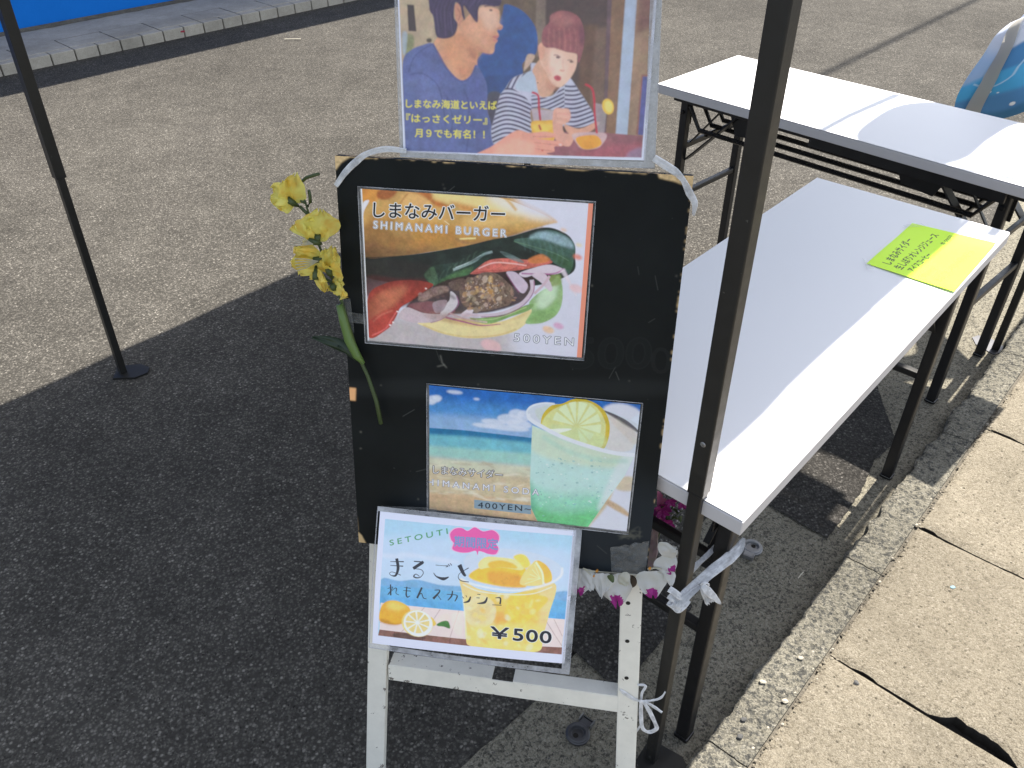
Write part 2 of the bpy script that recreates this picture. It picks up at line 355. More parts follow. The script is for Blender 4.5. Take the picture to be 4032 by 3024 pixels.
    def text(s, T, p0, p1, hgt, c, offset=0.0, up=None, spacing=1.0, a=1, ref=None):
        """baseline from p0 to p1, em height hgt (photo pixels)"""
        A, B, x0, x1 = text_edges(T, 0.0, spacing)
        p0 = np.array(p0, float); d = (np.array(p1, float) - p0); L = np.hypot(*d); e = d / L
        u = np.array(up, float) if up is not None else np.array([e[1], -e[0]]) * hgt
        f = lambda V: s.m(p0 + ((V[:, :1] - x0) / (x1 - x0)) * d + V[:, 1:] * u)
        r = abs(offset) * hgt * s.k; QA, QB = f(A), f(B); W = s.win(np.r_[QA, QB], r * 4 + 2)
        if W is None: return
        m = s.edges(QA, QB, W)
        if offset > .004: m = np.clip(_ring(m, r), 0, 1)
        s.put(m, c, a, W)
    def photo(s):
        lum = s.I.mean(2, keepdims=True); w = np.clip(1.25 - lum * 1.7, .12, 1)
        for cell, amt in ((46, .20), (17, .17), (6, .14)):
            s.I *= (1 + (_vnoise(s.h, s.w, cell, s.rs, 2) - .5)[..., None] * 2 * amt * w)
        for k in range(3): s.I[..., k] *= 1 + (_vnoise(s.h, s.w, 24, s.rs, 2) - .5) * .16 * w[..., 0]
    def grain(s, amt, cell=1.6):
        s.I *= (1 + (_vnoise(s.h, s.w, cell, s.rs, 2) - .5)[..., None] * 2 * amt)
    def soften(s, px):
        for k in range(3): s.I[..., k] = _blur(s.I[..., k], px)
    def image(s, name):
        L = np.clip(s.I / s.white * .90, 0, 1)
        S = np.where(L <= .0031308, L * 12.92, 1.055 * L ** (1 / 2.4) - .055)
        im = bpy.data.images.new(name, s.w, s.h); px = np.ones((s.h, s.w, 4), np.float32); px[..., :3] = S[::-1]
        im.pixels.foreach_set(px.ravel()); im.update(); im.pack(); return im

def art_burger():
    p = Print(1120, 784, [(135, 126), (1982, 245), (1890, 1470), (195, 1335)], (212, 212, 236), 3)
    P = p.poly; Ln = p.line; E = p.ell
    P([(100, 100), (2050, 100), (2050, 1600), (100, 1600)], (212, 210, 232), sm=False)
    P([(180, 1150), (700, 1150), (1500, 1300), (1300, 1520), (120, 1420)], (186, 176, 184), 60)
    P([(1400, 1000), (1900, 900), (1900, 1500), (1400, 1500)], (206, 204, 226), 60)
    # top bun
    bun = p.mask([(140, 110), (500, 120), (900, 160), (1250, 200), (1500, 290), (1665, 380), (1560, 432), (1420, 480), (1250, 522), (1060, 568), (900, 596), (700, 625), (520, 655), (380, 668), (170, 662), (160, 400)])
    p.poly([(120, 100), (900, 110), (1400, 210), (1690, 375), (1600, 420), (1100, 562), (700, 630), (380, 670), (150, 670)], (206, 160, 98), 5, tex=.22, cell=120)
    c = bun
    P([(160, 420), (480, 500), (900, 480), (1400, 440), (1300, 560), (600, 650), (160, 670)], (172, 122, 66), 30, .75, clip=c)
    P([(160, 540), (420, 600), (760, 590), (700, 640), (380, 672), (150, 672)], (142, 104, 70), 18, .7, clip=c)
    P([(700, 150), (1250, 190), (1650, 370), (1250, 330), (900, 270)], (233, 208, 146), 30, .95, clip=c)
    P([(1150, 190), (1500, 260), (1660, 360), (1380, 320)], (226, 222, 232), 40, .95, clip=c)
    P([(1380, 180), (1750, 300), (1760, 380), (1600, 350), (1450, 290)], (214, 212, 234), 40, .95)
    P([(150, 125), (280, 130), (300, 180), (240, 240), (150, 210)], (212, 140, 66), 12, .9, clip=c)
    P([(300, 135), (430, 140), (400, 190), (330, 215), (270, 190)], (158, 84, 46), 9, .9, clip=c)
    P([(540, 150), (700, 160), (720, 210), (800, 240), (860, 270), (760, 270), (640, 190)], (176, 92, 44), 11, .85, clip=c)
    P([(850, 230), (1010, 260), (1150, 300), (1270, 330), (1200, 360), (980, 310)], (196, 128, 64), 16, .8, clip=c)
    P([(470, 190), (560, 160), (640, 190), (700, 260), (600, 300), (500, 290)], (226, 176, 116), 14, .9, clip=c)
    Ln([(440, 280), (480, 210), (520, 165)], 10, (176, 108, 50), 5, .8, clip=c)
    Ln([(1280, 190), (1330, 240), (1380, 300)], 22, (214, 168, 100), 6, .8, clip=c)
    P([(160, 240), (210, 220), (170, 300), (160, 350)], (226, 222, 236), 3, clip=c)
    P([(200, 330), (330, 300), (420, 380), (330, 450), (190, 440)], (176, 122, 60), 24, .5, clip=c)
    P([(560, 400), (900, 420), (880, 520), (600, 540)], (184, 128, 62), 30, .7, clip=c)
    P([(1000, 350), (1450, 360), (1300, 420), (1020, 420)], (226, 186, 124), 24, .8, clip=c)
    Ln([(930, 526), (1000, 522), (1060, 520)], 14, (232, 212, 150), 4, .9, clip=c)
    Ln([(810, 380), (835, 400), (850, 412)], 8, (236, 210, 170), 2, .9, clip=c)
    Ln([(900, 520), (960, 550), (1050, 560), (1200, 530), (1400, 480), (1590, 432)], 20, (150, 112, 80), 7, .7)
    # table under the burger, lettuce and fillings
    dark = [(175, 680), (260, 668), (520, 652), (760, 618), (1000, 575), (1190, 530), (1350, 500), (1600, 435), (1760, 480), (1830, 560), (1840, 660), (1810, 800), (1500, 900), (1000, 880), (700, 900), (190, 830)]
    P(dark, (34, 44, 42), 3, tex=.35, cell=60)
    P([(185, 700), (420, 690), (700, 740), (690, 830), (600, 850), (190, 830)], (54, 52, 50), 16, .9, tex=.3, cell=40)
    P([(190, 820), (420, 835), (640, 840), (700, 880), (600, 1000), (430, 1060), (190, 980)], (96, 48, 50), 14, .9)
    # right leaf
    P([(1360, 540), (1500, 510), (1620, 455), (1750, 490), (1830, 560), (1838, 640), (1812, 760), (1788, 808), (1760, 770), (1680, 720), (1560, 640)], (66, 92, 84), 3, tex=.3, cell=50)
    P([(1560, 470), (1680, 480), (1790, 525), (1826, 600), (1740, 580), (1600, 530), (1480, 520)], (146, 172, 186), 12, .9, tex=.3, cell=26)
    P([(1620, 640), (1740, 660), (1818, 700), (1800, 780), (1700, 720)], (58, 88, 60), 10, .9)
    Ln([(1360, 545), (1520, 590), (1680, 640), (1790, 700)], 5, (98, 128, 104), 1.5, .9)
    Ln([(1640, 560), (1740, 620), (1820, 650)], 4, (50, 74, 66), 1.5, .8)
    # bacon / tomato right
    P([(1010, 800), (1060, 750), (1180, 690), (1330, 680), (1470, 690), (1560, 655), (1640, 690), (1650, 720), (1480, 760), (1300, 785), (1120, 805)], (196, 104, 96), 3, tex=.35, cell=26)
    P([(1470, 690), (1540, 655), (1590, 650), (1645, 690), (1600, 715), (1500, 720)], (202, 122, 72), 5, .9)
    Ln([(1080, 760), (1200, 715), (1340, 720), (1460, 738)], 10, (236, 190, 190), 4, .8)
    Ln([(1040, 795), (1160, 780), (1300, 772), (1420, 762)], 6, (160, 60, 62), 3, .8)
    # centre leaf with a pale edge
    P([(690, 870), (650, 810), (720, 740), (850, 720), (1000, 690), (1120, 620), (1196, 630), (1150, 690), (1040, 780), (940, 850), (830, 890), (745, 915)], (44, 62, 56), 2, tex=.4, cell=30)
    P([(690, 870), (652, 808), (716, 745), (740, 780), (760, 850), (745, 912)], (84, 116, 88), 5, .9, tex=.4, cell=16)
    P([(780, 850), (900, 790), (1040, 750), (960, 840), (840, 888), (770, 900)], (74, 110, 72), 7, .85, tex=.4, cell=18)
    Ln([(880, 770), (960, 740), (1050, 700), (1120, 650), (1190, 628)], 20, (150, 172, 176), 4, .85)
    Ln([(900, 752), (1000, 712), (1100, 655)], 6, (206, 222, 228), 2, .8)
    P([(1250, 625), (1320, 640), (1400, 680), (1440, 715), (1380, 705), (1300, 670)], (112, 130, 134), 4, .8)
    # left tomato
    P([(200, 985), (330, 880), (520, 850), (690, 870), (715, 905), (600, 990), (470, 1060), (430, 1130), (400, 1180), (350, 1240), (205, 1300)], (166, 66, 58), 3, tex=.3, cell=40)
    P([(210, 1020), (350, 930), (520, 900), (420, 1040), (300, 1120), (215, 1180)], (196, 120, 92), 24, .8)
    P([(205, 1180), (330, 1100), (430, 1080), (400, 1180), (350, 1240), (205, 1302)], (190, 74, 66), 8, .8)
    Ln([(430, 1100), (390, 1160), (340, 1235), (230, 1290)], 12, (222, 110, 110), 4, .8)
    Ln([(240, 1180), (300, 1130), (400, 1090)], 10, (214, 130, 110), 5, .7)
    for x, y in ((436, 1100), (402, 1185), (378, 1207), (664, 918)): E(x, y, 9, 6, (240, 220, 226), 20, 1)
    # dark cavity
    P([(520, 1040), (720, 900), (900, 830), (1200, 790), (1480, 790), (1520, 900), (1450, 1010), (1200, 1100), (900, 1120), (560, 1110)], (60, 42, 44), 6, .95, tex=.3)
    P([(520, 1050), (700, 1020), (880, 1070), (860, 1120), (600, 1120)], (130, 84, 92), 6, .9)
    # bottom bun
    P([(600, 1185), (760, 1150), (1000, 1160), (1250, 1180), (1500, 1080), (1508, 1110), (1460, 1190), (1360, 1260), (1200, 1300), (1000, 1310), (800, 1275), (660, 1220)], (224, 206, 158), 3, tex=.08, cell=60)
    P([(760, 1155), (1000, 1168), (1250, 1190), (1480, 1095), (1400, 1150), (1150, 1220), (900, 1200)], (196, 160, 110), 10, .6)
    Ln([(640, 1205), (800, 1268), (1000, 1300), (1220, 1290), (1380, 1240)], 12, (200, 168, 112), 6, .6)
    # green leaf bottom right
    P([(1450, 1190), (1500, 1100), (1480, 1030), (1560, 950), (1640, 900), (1700, 820), (1740, 900), (1735, 1040), (1690, 1130), (1600, 1185), (1520, 1198)], (146, 176, 128), 4, tex=.16, cell=40)
    P([(1560, 960), (1650, 880), (1700, 830), (1690, 980), (1620, 1080), (1540, 1060)], (206, 224, 206), 20, .7)
    P([(1640, 820), (1720, 810), (1730, 880), (1650, 900)], (132, 146, 84), 8, .8)
    P([(1500, 1110), (1600, 1080), (1700, 1000), (1690, 1120), (1590, 1180), (1480, 1190)], (124, 164, 98), 14, .6)
    P([(1012, 1150), (1100, 1150), (1300, 1110), (1430, 1060), (1510, 1040), (1480, 1090), (1340, 1140), (1180, 1195), (1060, 1180)], (126, 158, 100), 2)
    Ln([(1060, 1165), (1200, 1160), (1350, 1110), (1460, 1065)], 8, (176, 196, 140), 3, .8)
    # onions
    P([(442, 1140), (470, 1090), (520, 1066), (640, 1110), (760, 1120), (840, 1110), (790, 1160), (700, 1186), (560, 1186), (470, 1160)], (196, 178, 190), 2, tex=.08)
    P([(860, 940), (905, 975), (915, 1040), (870, 1100), (780, 1130), (800, 1060), (850, 1010)], (202, 192, 204), 2, tex=.06)
    Ln([(905, 975), (922, 1040), (870, 1105), (790, 1160), (700, 1188)], 7, (160, 110, 146), 1.5, .8)
    P([(720, 1030), (830, 1010), (800, 1090), (740, 1110)], (158, 136, 150), 3, .9)
    Ln([(820, 1145), (960, 1180), (1100, 1210), (1255, 1200)], 16, (166, 92, 132), 2, w2=5)
    Ln([(850, 1110), (980, 1160), (1150, 1185)], 12, (206, 170, 176), 4, .8)
    P([(940, 1125), (1000, 1078), (1040, 1080), (1030, 1115), (1000, 1140)], (212, 196, 212), 1.5)
    Ln([(1500, 850), (1500, 940), (1420, 1040), (1280, 1110), (1120, 1130), (980, 1120)], 34, (200, 182, 200), 2, w2=20)
    Ln([(1518, 860), (1508, 960), (1420, 1062), (1280, 1130), (1100, 1144)], 7, (150, 88, 134), 1.5, .9)
    P([(1300, 790), (1370, 790), (1440, 850), (1470, 900), (1440, 955), (1400, 940), (1340, 860)], (196, 178, 200), 2)
    Ln([(1300, 800), (1350, 880), (1400, 950)], 6, (132, 66, 112), 1, .9)
    P([(1400, 800), (1500, 760), (1640, 730), (1750, 770), (1690, 805), (1560, 800), (1450, 830)], (206, 190, 208), 3)
    Ln([(1420, 800), (1560, 805), (1680, 800), (1752, 765)], 12, (166, 96, 148), 3, .85)
    P([(1500, 810), (1600, 800), (1660, 910), (1640, 940), (1570, 870)], (204, 186, 204), 2)
    Ln([(1640, 820), (1600, 880), (1520, 960)], 20, (198, 170, 188), 3)
    Ln([(1740, 770), (1790, 860), (1850, 980)], 40, (222, 208, 224), 5, .8, w2=10)
    # meat
    rs = np.random.RandomState(5)
    hull = [(930, 950), (960, 860), (1040, 830), (1120, 790), (1220, 800), (1300, 860), (1360, 940), (1330, 1040), (1240, 1070), (1150, 1095), (1060, 1090), (960, 1050)]
    P(hull, (112, 92, 84), 4, tex=.5, cell=18)
    P([(840, 880), (900, 850), (960, 840), (1010, 880), (960, 930), (880, 930)], (96, 78, 74), 4, tex=.4, cell=14)
    P([(600, 1000), (660, 940), (760, 900), (830, 900), (840, 940), (720, 985), (640, 1020)], (142, 116, 112), 5, tex=.3, cell=16)
    cols = [(146, 126, 116), (160, 138, 122), (118, 98, 90), (182, 160, 150), (164, 130, 96), (88, 68, 64), (152, 118, 108)]
    for i in range(130):
        a = rs.rand() * 6.28; r = rs.rand() ** .5 * (1 + .22 * np.sin(3 * a + 1) + .12 * np.sin(7 * a)); x = 1140 + 190 * r * np.cos(a); y = 955 + 125 * r * np.sin(a)
        E(x, y, 8 + 26 * rs.rand() ** 2, 6 + 15 * rs.rand() ** 2, cols[rs.randint(7)], rs.rand() * 180, 2.0, .8)
    for i in range(26):
        x = 1150 + rs.randn() * 55; y = 900 + rs.randn() * 45
        E(x, y, 8 + 14 * rs.rand(), 6 + 9 * rs.rand(), [(186, 146, 96), (168, 126, 80), (200, 166, 122)][rs.randint(3)], rs.rand() * 180, 2, .7)
    for i in range(60):
        a = rs.rand() * 6.28; r = rs.rand() ** .5
        E(1145 + 190 * r * np.cos(a), 955 + 125 * r * np.sin(a), 4 + 5 * rs.rand(), 3, (222, 206, 200), rs.rand() * 180, 1, .55)
    for i in range(22): E(600 + 230 * rs.rand(), 960 + rs.randn() * 22, 14, 10, [(152, 128, 124), (120, 94, 92)][rs.randint(2)], 0, 3, .6)
    P([(150, 600), (420, 640), (700, 640), (760, 800), (620, 900), (400, 860), (160, 900)], (30, 30, 32), 60, .55)
    P([(150, 420), (420, 380), (560, 520), (400, 660), (150, 680)], (128, 90, 62), 50, .45, clip=bun)
    P([(180, 1000), (300, 960), (260, 1200), (190, 1280)], (120, 40, 36), 40, .5)
    P([(640, 1120), (900, 1110), (1100, 1150), (1000, 1180), (760, 1170)], (150, 110, 100), 22, .5)
    Ln([(700, 1000), (820, 960), (900, 1000)], 26, (70, 50, 48), 12, .5); Ln([(1000, 700), (1200, 650), (1420, 640)], 30, (26, 34, 34), 10, .7)
    for k in range(16): Ln([(1420 + 22 * k, 505 + 5 * k), (1440 + 22 * k, 560 + 7 * k), (1450 + 20 * k, 620 + 8 * k)], 5, [(110, 140, 146), (44, 66, 58)][k % 2], 6, .3)
    for k in range(14): Ln([(720 + 26 * k, 880 - 14 * k), (735 + 26 * k, 840 - 16 * k), (760 + 26 * k, 800 - 15 * k)], 5, [(120, 150, 130), (30, 48, 42)][k % 2], 6, .28)
    for x, y, r, cc in ((1750, 455, 18, (226, 190, 170)), (1860, 670, 26, (222, 120, 96)), (1630, 1245, 34, (222, 180, 140)), (1710, 1215, 30, (206, 150, 190)), (1850, 920, 40, (226, 186, 196)), (1180, 1370, 60, (222, 176, 184)), (1870, 575, 18, (224, 206, 170))): E(x, y, r * 1.4, r * .8, cc, 20, 8, .8)
    p.photo()
    P([(100, 100), (152, 124), (208, 1335), (150, 1400)], (226, 226, 240), sm=False)
    P([(1945, 241), (2000, 243), (1905, 1480), (1852, 1468)], (226, 142, 122), sm=False)
    for off, cc in ((.06, (236, 234, 240)), (.014, (14, 14, 20))):
        p.text('しまなみバーガー', (243, 345), (1288, 402 - 20), 132, cc, off, up=(4, -138), ref=1)
    for off, cc in ((.075, (236, 232, 240)), (.045, (112, 112, 130)), (0, (236, 232, 240))):
        p.text('SHIMANAMI BURGER', (244, 440), (1300, 510), 84, cc, off, up=(3, -84), spacing=1.45, ref=1)
    for off, cc in ((.045, (84, 84, 102)), (0, (226, 226, 240))):
        p.text('500YEN', (1360, 1335), (1826, 1372), 92, cc, off, up=(4, -88), spacing=1.4, ref=1)
    p.grain(.03); return p.image('burger_menu_print')

def art_soda():
    p = Print(1120, 784, [(195, 80), (2040, 252), (1918, 1362), (198, 1162)], (214, 216, 238), 8)
    P = p.poly; Ln = p.line; E = p.ell
    P([(100, 0), (2200, 0), (2200, 1500), (100, 1500)], (70, 134, 202), sm=False)
    P([(150, 0), (1200, 100), (2100, 200), (2100, 400), (1100, 270), (150, 180)], (30, 96, 180), 40, .95)
    P([(150, 330), (1150, 420), (1150, 560), (150, 470)], (140, 172, 216), 36, .9)
    for x, y, rx, ry in ((240, 200, 60, 30), (270, 190, 40, 24), (215, 225, 40, 24), (420, 140, 70, 16), (610, 200, 26, 10), (960, 330, 70, 40), (900, 375, 110, 44), (1020, 350, 60, 50), (760, 400, 110, 26), (680, 430, 110, 20), (980, 420, 110, 40), (880, 450, 190, 26)):
        E(x, y, rx, ry, (206, 212, 234), 6, 9, .8, tex=.08)
    P([(150, 446), (500, 470), (1150, 545), (1150, 640), (150, 520)], (26, 108, 158), 4, sm=False)
    P([(150, 505), (600, 530), (1150, 590), (1150, 760), (150, 640)], (108, 178, 200), 16, sm=False)
    P([(150, 600), (1150, 680), (1150, 800), (150, 700)], (150, 196, 194), 18, sm=False)
    P([(150, 690), (1150, 790), (1150, 900), (150, 860)], (196, 196, 180), 20, sm=False)
    P([(150, 800), (1150, 880), (2100, 900), (2100, 1500), (150, 1500)], (196, 180, 154), 20, sm=False, tex=.12, cell=60)
    P([(150, 1020), (1150, 1120), (1200, 1300), (150, 1240)], (196, 166, 136), 20, .9, tex=.14, cell=40)
    rs = np.random.RandomState(4)
    for i in range(60):
        x = 200 + 950 * rs.rand(); y = 720 + 320 * rs.rand() + (x - 200) * .08
        E(x, y, 30 + 60 * rs.rand(), 4 + 8 * rs.rand(), [(222, 216, 208), (180, 170, 150), (212, 204, 190)][rs.randint(3)], 5 + 10 * rs.randn(), 6, .5)
    # cloth / shore at the right
    P([(1700, 300), (2100, 400), (2100, 1400), (1560, 1400), (1800, 1000)], (204, 206, 226), 10)
    P([(1960, 380), (2060, 330), (2060, 460), (2000, 470)], (206, 214, 236), 10)
    P([(1740, 1070), (1900, 1160), (1940, 1230), (1740, 1120)], (190, 164, 140), 8, tex=.15)
    P([(1890, 880), (2000, 900), (1960, 1000), (1820, 980)], (196, 182, 166), 12)
    # cup
    cup = [(1095, 430), (1400, 560), (1700, 640), (1985, 700), (1900, 870), (1760, 1060), (1650, 1220), (1580, 1316), (1400, 1300), (1140, 1264), (1085, 1150), (1075, 900)]
    cm = p.mask(cup, False)
    P(cup, (180, 212, 214), 1, sm=False)
    P([(1080, 430), (1400, 560), (1990, 700), (1900, 800), (1400, 760), (1080, 640)], (196, 208, 190), 26, .8, clip=cm)
    P([(1060, 980), (1300, 1040), (1760, 1060), (1700, 1350), (1060, 1350)], (134, 200, 176), 60, .9, clip=cm)
    P([(1060, 1120), (1300, 1200), (1720, 1180), (1650, 1400), (1060, 1400)], (102, 188, 128), 40, .9, clip=cm)
    P([(1060, 900), (1110, 1000), (1120, 1200), (1060, 1260)], (96, 170, 146), 24, .7, clip=cm)
    P([(1880, 700), (2000, 690), (1920, 860), (1700, 1160), (1680, 1100)], (206, 216, 226), 20, .8, clip=cm)
    for i in range(150):
        x = 1120 + 700 * rs.rand(); y = 700 + 520 * rs.rand(); r = 3 + 8 * rs.rand() ** 2
        E(x, y, r * 1.2, r * .8, [(120, 170, 176), (140, 186, 190), (214, 226, 230)][rs.randint(3)], 10, .6, .6, clip=cm)
    # rim
    rim = [(1048, 330), (1060, 280), (1120, 245), (1200, 234), (1290, 244), (1700, 290), (1850, 340), (2020, 430), (2010, 520), (1990, 690), (1800, 670), (1560, 600), (1300, 500), (1110, 410)]
    P(rim, (198, 204, 222), 1)
    P([(1120, 310), (1180, 270), (1290, 262), (1700, 310), (1900, 400), (1980, 500), (1960, 640), (1750, 620), (1500, 550), (1200, 420)], (192, 200, 204), 5)
    P([(1740, 400), (1850, 400), (1960, 540), (1950, 650), (1740, 630)], (204, 200, 206), 6, .9)
    P([(1700, 296), (1800, 330), (1920, 390), (2015, 470), (2010, 492), (1900, 432), (1780, 350)], (62, 54, 66), 4, .9)
    P([(1760, 340), (1900, 420), (2010, 500), (1990, 600), (1900, 520), (1800, 420)], (200, 190, 188), 7, .8)
    # lemon slice
    lm = p.mask([(1170, 400), (1190, 330), (1260, 260), (1360, 240), (1440, 206), (1530, 200), (1640, 236), (1720, 300), (1765, 400), (1768, 500), (1740, 600), (1700, 636), (1560, 620), (1400, 540), (1280, 480), (1180, 430)])
    s_ = lm
    p.put(s_, (196, 172, 62)); P([(1180, 400), (1280, 290), (1500, 225), (1640, 260), (1730, 400), (1720, 560), (1660, 630), (1400, 560), (1220, 450)], (206, 208, 146), 4)
    ctr = np.array([1480, 440.])
    an = np.radians([-168, -140, -112, -88, -60, -34, -8, 20, 50, 80])
    for a0, a1 in zip(an[:-1], an[1:]):
        am = (a0 + a1) / 2; R = 215
        if am > .2: R = 165
        q = [ctr + 20 * np.array([np.cos(am), np.sin(am)])] + [ctr + R * np.array([np.cos(a), np.sin(a)]) for a in np.linspace(a0 + .06, a1 - .06, 5)]
        P(np.array(q), (214, 226, 190), 3, .95, sm=False, clip=s_)
    P([(1240, 440), (1380, 430), (1720, 520), (1700, 640), (1400, 560)], (196, 214, 170), 16, .5, clip=s_)
    P([(1230, 470), (1330, 458), (1440, 462), (1360, 490), (1290, 500)], (226, 232, 230), 3, .9)
    Ln([(1060, 330), (1075, 375), (1160, 430), (1330, 520), (1560, 605), (1800, 670), (1990, 690)], 34, (214, 218, 234), 3)
    Ln([(1052, 340), (1052, 300), (1100, 258), (1200, 238), (1290, 244)], 16, (212, 218, 234), 2)
    Ln([(1180, 520), (1300, 600), (1500, 690), (1750, 740), (1930, 740)], 40, (160, 198, 190), 14, .5, clip=cm)
    p.photo()
    for k in range(7):
        t = k * 11; P([(590, 1078 + t), (1084, 1130 + t), (1084, 1136 + t), (590, 1084 + t)], (92, 140, 176), sm=False)
    P([(590, 1076), (1086, 1128), (1082, 1204), (590, 1150)], (110, 152, 184), sm=False, a=.55)
    p.text('400YEN~', (622, 1145), (1080, 1182), 66, (26, 38, 54), .012, up=(2, -70), spacing=1.25)
    for off, cc in ((.07, (56, 52, 66)), (.0, (232, 232, 240))):
        p.text('しまなみサイダー', (232, 842), (836, 892), 78, cc, off, up=(2, -80), ref=1)
    for off, cc in ((.055, (120, 120, 150)), (.004, (222, 224, 238))):
        p.text('SHIMANAMI SODA', (118, 940), (1152, 1040), 72, cc, off, up=(2, -76), spacing=1.55, ref=1)
    p.grain(.03); return p.image('soda_menu_print')

def art_lemon():
    p = Print(1120, 784, [(228, 117), (1912, 308), (1838, 1447), (133, 1285)], (212, 214, 240), 9)
    P = p.poly; Ln = p.line; E = p.ell
    inn = [(274, 182), (1880, 352), (1812, 1364), (190, 1210)]
    im = p.mask(inn, False)
    P(inn, (170, 204, 232), sm=False)
    P([(270, 330), (1880, 480), (1850, 820), (240, 700)], (192, 208, 236), 40, .9, clip=im)
    for x, y in ((330, 500), (500, 490), (700, 520), (820, 540)): E(x, y, 120, 22, (206, 214, 238), 6, 12, .8, clip=im)
    P([(250, 690), (400, 712), (560, 700), (760, 745), (980, 760), (980, 800), (240, 790)], (122, 170, 216), 4, clip=im)
    P([(1700, 840), (1780, 810), (1860, 818), (1860, 900), (1700, 900)], (122, 168, 214), 4, clip=im)
    P([(230, 760), (980, 810), (1860, 900), (1840, 1060), (965, 975), (220, 915)], (106, 172, 222), 6, clip=im)
    P([(210, 850), (965, 910), (1840, 1000), (1840, 1060), (965, 975), (220, 920)], (88, 160, 220), 10, .7, clip=im)
    # wooden deck
    P([(225, 908), (960, 972), (1836, 1050), (1812, 1300), (1640, 1290), (990, 1230), (205, 1160)], (226, 208, 212), sm=False, clip=im)
    P([(205, 1155), (990, 1228), (1640, 1290), (1815, 1300), (1812, 1364), (190, 1210)], (140, 100, 94), sm=False, tex=.2, cell=30, clip=im)
    for a, b in (((620, 945), (400, 1180)), ((760, 960), (600, 1200)), ((925, 970), (840, 1225)), ((480, 935), (210, 1090)), ((1740, 1046), (1815, 1200)), ((1660, 1040), (1815, 1290))):
        Ln([a, b], 4, (170, 140, 140), 1, clip=im, sm=False)
    for a in ((345, 1170, 340, 1225), (598, 1195, 596, 1250), (845, 1220, 842, 1270)): Ln([a[:2], a[2:]], 5, (84, 56, 54), 1, clip=im, sm=False)
    P([(300, 960), (560, 970), (480, 1080), (300, 1100)], (236, 214, 208), 16, .6, clip=im); P([(860, 1000), (960, 1000), (950, 1180), (880, 1160)], (240, 220, 214), 12, .7, clip=im)
    P([(780, 1000), (860, 1010), (780, 1110), (720, 1080)], (240, 214, 208), 12, .7, clip=im)
    P([(360, 1180), (600, 1200), (590, 1245), (350, 1225)], (86, 66, 66), 6, .8, clip=im)
    # cup
    cup = p.mask([(940, 690), (1100, 780), (1400, 820), (1740, 740), (1700, 1000), (1650, 1200), (1610, 1336), (1300, 1320), (1030, 1290), (985, 1220), (975, 1000), (955, 820)], True)
    p.put(cup * im, (232, 204, 142))
    C = cup * im
    P([(1180, 800), (1400, 830), (1600, 800), (1600, 1100), (1400, 1120), (1250, 1080)], (240, 196, 96), 18, .95, clip=C)
    P([(1240, 1000), (1330, 1000), (1340, 1080), (1240, 1100)], (240, 168, 88), 14, .9, clip=C)
    P([(1390, 815), (1560, 830), (1690, 870), (1600, 980), (1480, 1080), (1330, 1040), (1340, 920)], (242, 200, 84), 5, .95, clip=C)
    E(1110, 980, 140, 145, (228, 212, 170), 10, 6, .95, clip=C); E(1110, 980, 95, 105, (222, 200, 140), 10, 20, .8, clip=C)
    P([(980, 1120), (1250, 1100), (1640, 1100), (1610, 1340), (1030, 1290)], (240, 212, 124), 26, .85, clip=C)
    rs = np.random.RandomState(2)
    for i in range(70): E(1000 + 620 * rs.rand(), 830 + 480 * rs.rand(), 10 + 40 * rs.rand(), 6 + 20 * rs.rand(), [(246, 226, 170), (238, 184, 90), (232, 226, 210), (244, 214, 120)][rs.randint(4)], rs.rand() * 180, 8, .45, clip=C)
    E(1390, 600, 430, 150, (206, 210, 228), 8, 6, .55, clip=im)
    P([(1010, 670), (1080, 610), (1190, 580), (1480, 600), (1500, 740), (1480, 770), (1300, 760), (1100, 720)], (240, 190, 66), 5, clip=im)
    P([(1180, 640), (1350, 640), (1500, 700), (1480, 765), (1300, 755), (1200, 720)], (228, 160, 66), 16, .9, clip=im)
    P([(1095, 560), (1160, 510), (1280, 515), (1420, 540), (1480, 600), (1450, 625), (1300, 600), (1180, 600), (1110, 610)], (240, 218, 150), 3, clip=im)
    P([(1180, 560), (1280, 540), (1390, 570), (1420, 610), (1290, 600), (1200, 605)], (236, 186, 72), 5, clip=im)
    P([(1390, 515), (1445, 490), (1500, 510), (1535, 580), (1490, 610), (1440, 560)], (244, 208, 96), 4, clip=im)
    P([(1450, 740), (1480, 650), (1540, 580), (1590, 548), (1640, 640), (1650, 740), (1560, 760)], (240, 208, 134), 3, clip=im)
    P([(1590, 548), (1660, 580), (1710, 650), (1715, 720), (1660, 740), (1640, 640)], (240, 184, 76), 3, clip=im)
    Ln([(1580, 560), (1635, 650), (1645, 745)], 14, (244, 232, 196), 2, clip=im)
    for a in range(5): Ln([(1620, 700), (1490 + 20 * a, 740 - 40 * a)], 5, (250, 236, 190), 2, .7, clip=im)
    Ln([(940, 690), (1050, 740), (1300, 790), (1500, 790), (1700, 740), (1790, 680), (1800, 610)], 18, (226, 226, 234), 4, .9, clip=im)
    Ln([(960, 740), (1100, 800), (1350, 830), (1560, 825), (1720, 770)], 8, (236, 232, 226), 3, .8, clip=im)
    Ln([(960, 820), (975, 1000), (990, 1220)], 10, (238, 234, 226), 4, .7, clip=im)
    # whole and cut lemon
    P([(210, 1070), (222, 960), (270, 900), (350, 886), (430, 910), (490, 960), (480, 1040), (410, 1095), (320, 1104)], (232, 172, 60), 2, clip=im)
    P([(300, 900), (400, 910), (450, 950), (360, 980), (280, 950)], (246, 206, 110), 18, .8, clip=im); P([(230, 1050), (330, 1090), (420, 1080), (380, 1105), (280, 1105), (212, 1075)], (190, 130, 50), 10, .8, clip=im)
    P([(680, 1030), (722, 1085), (700, 1110), (660, 1080)], (226, 190, 96), 2, clip=im)
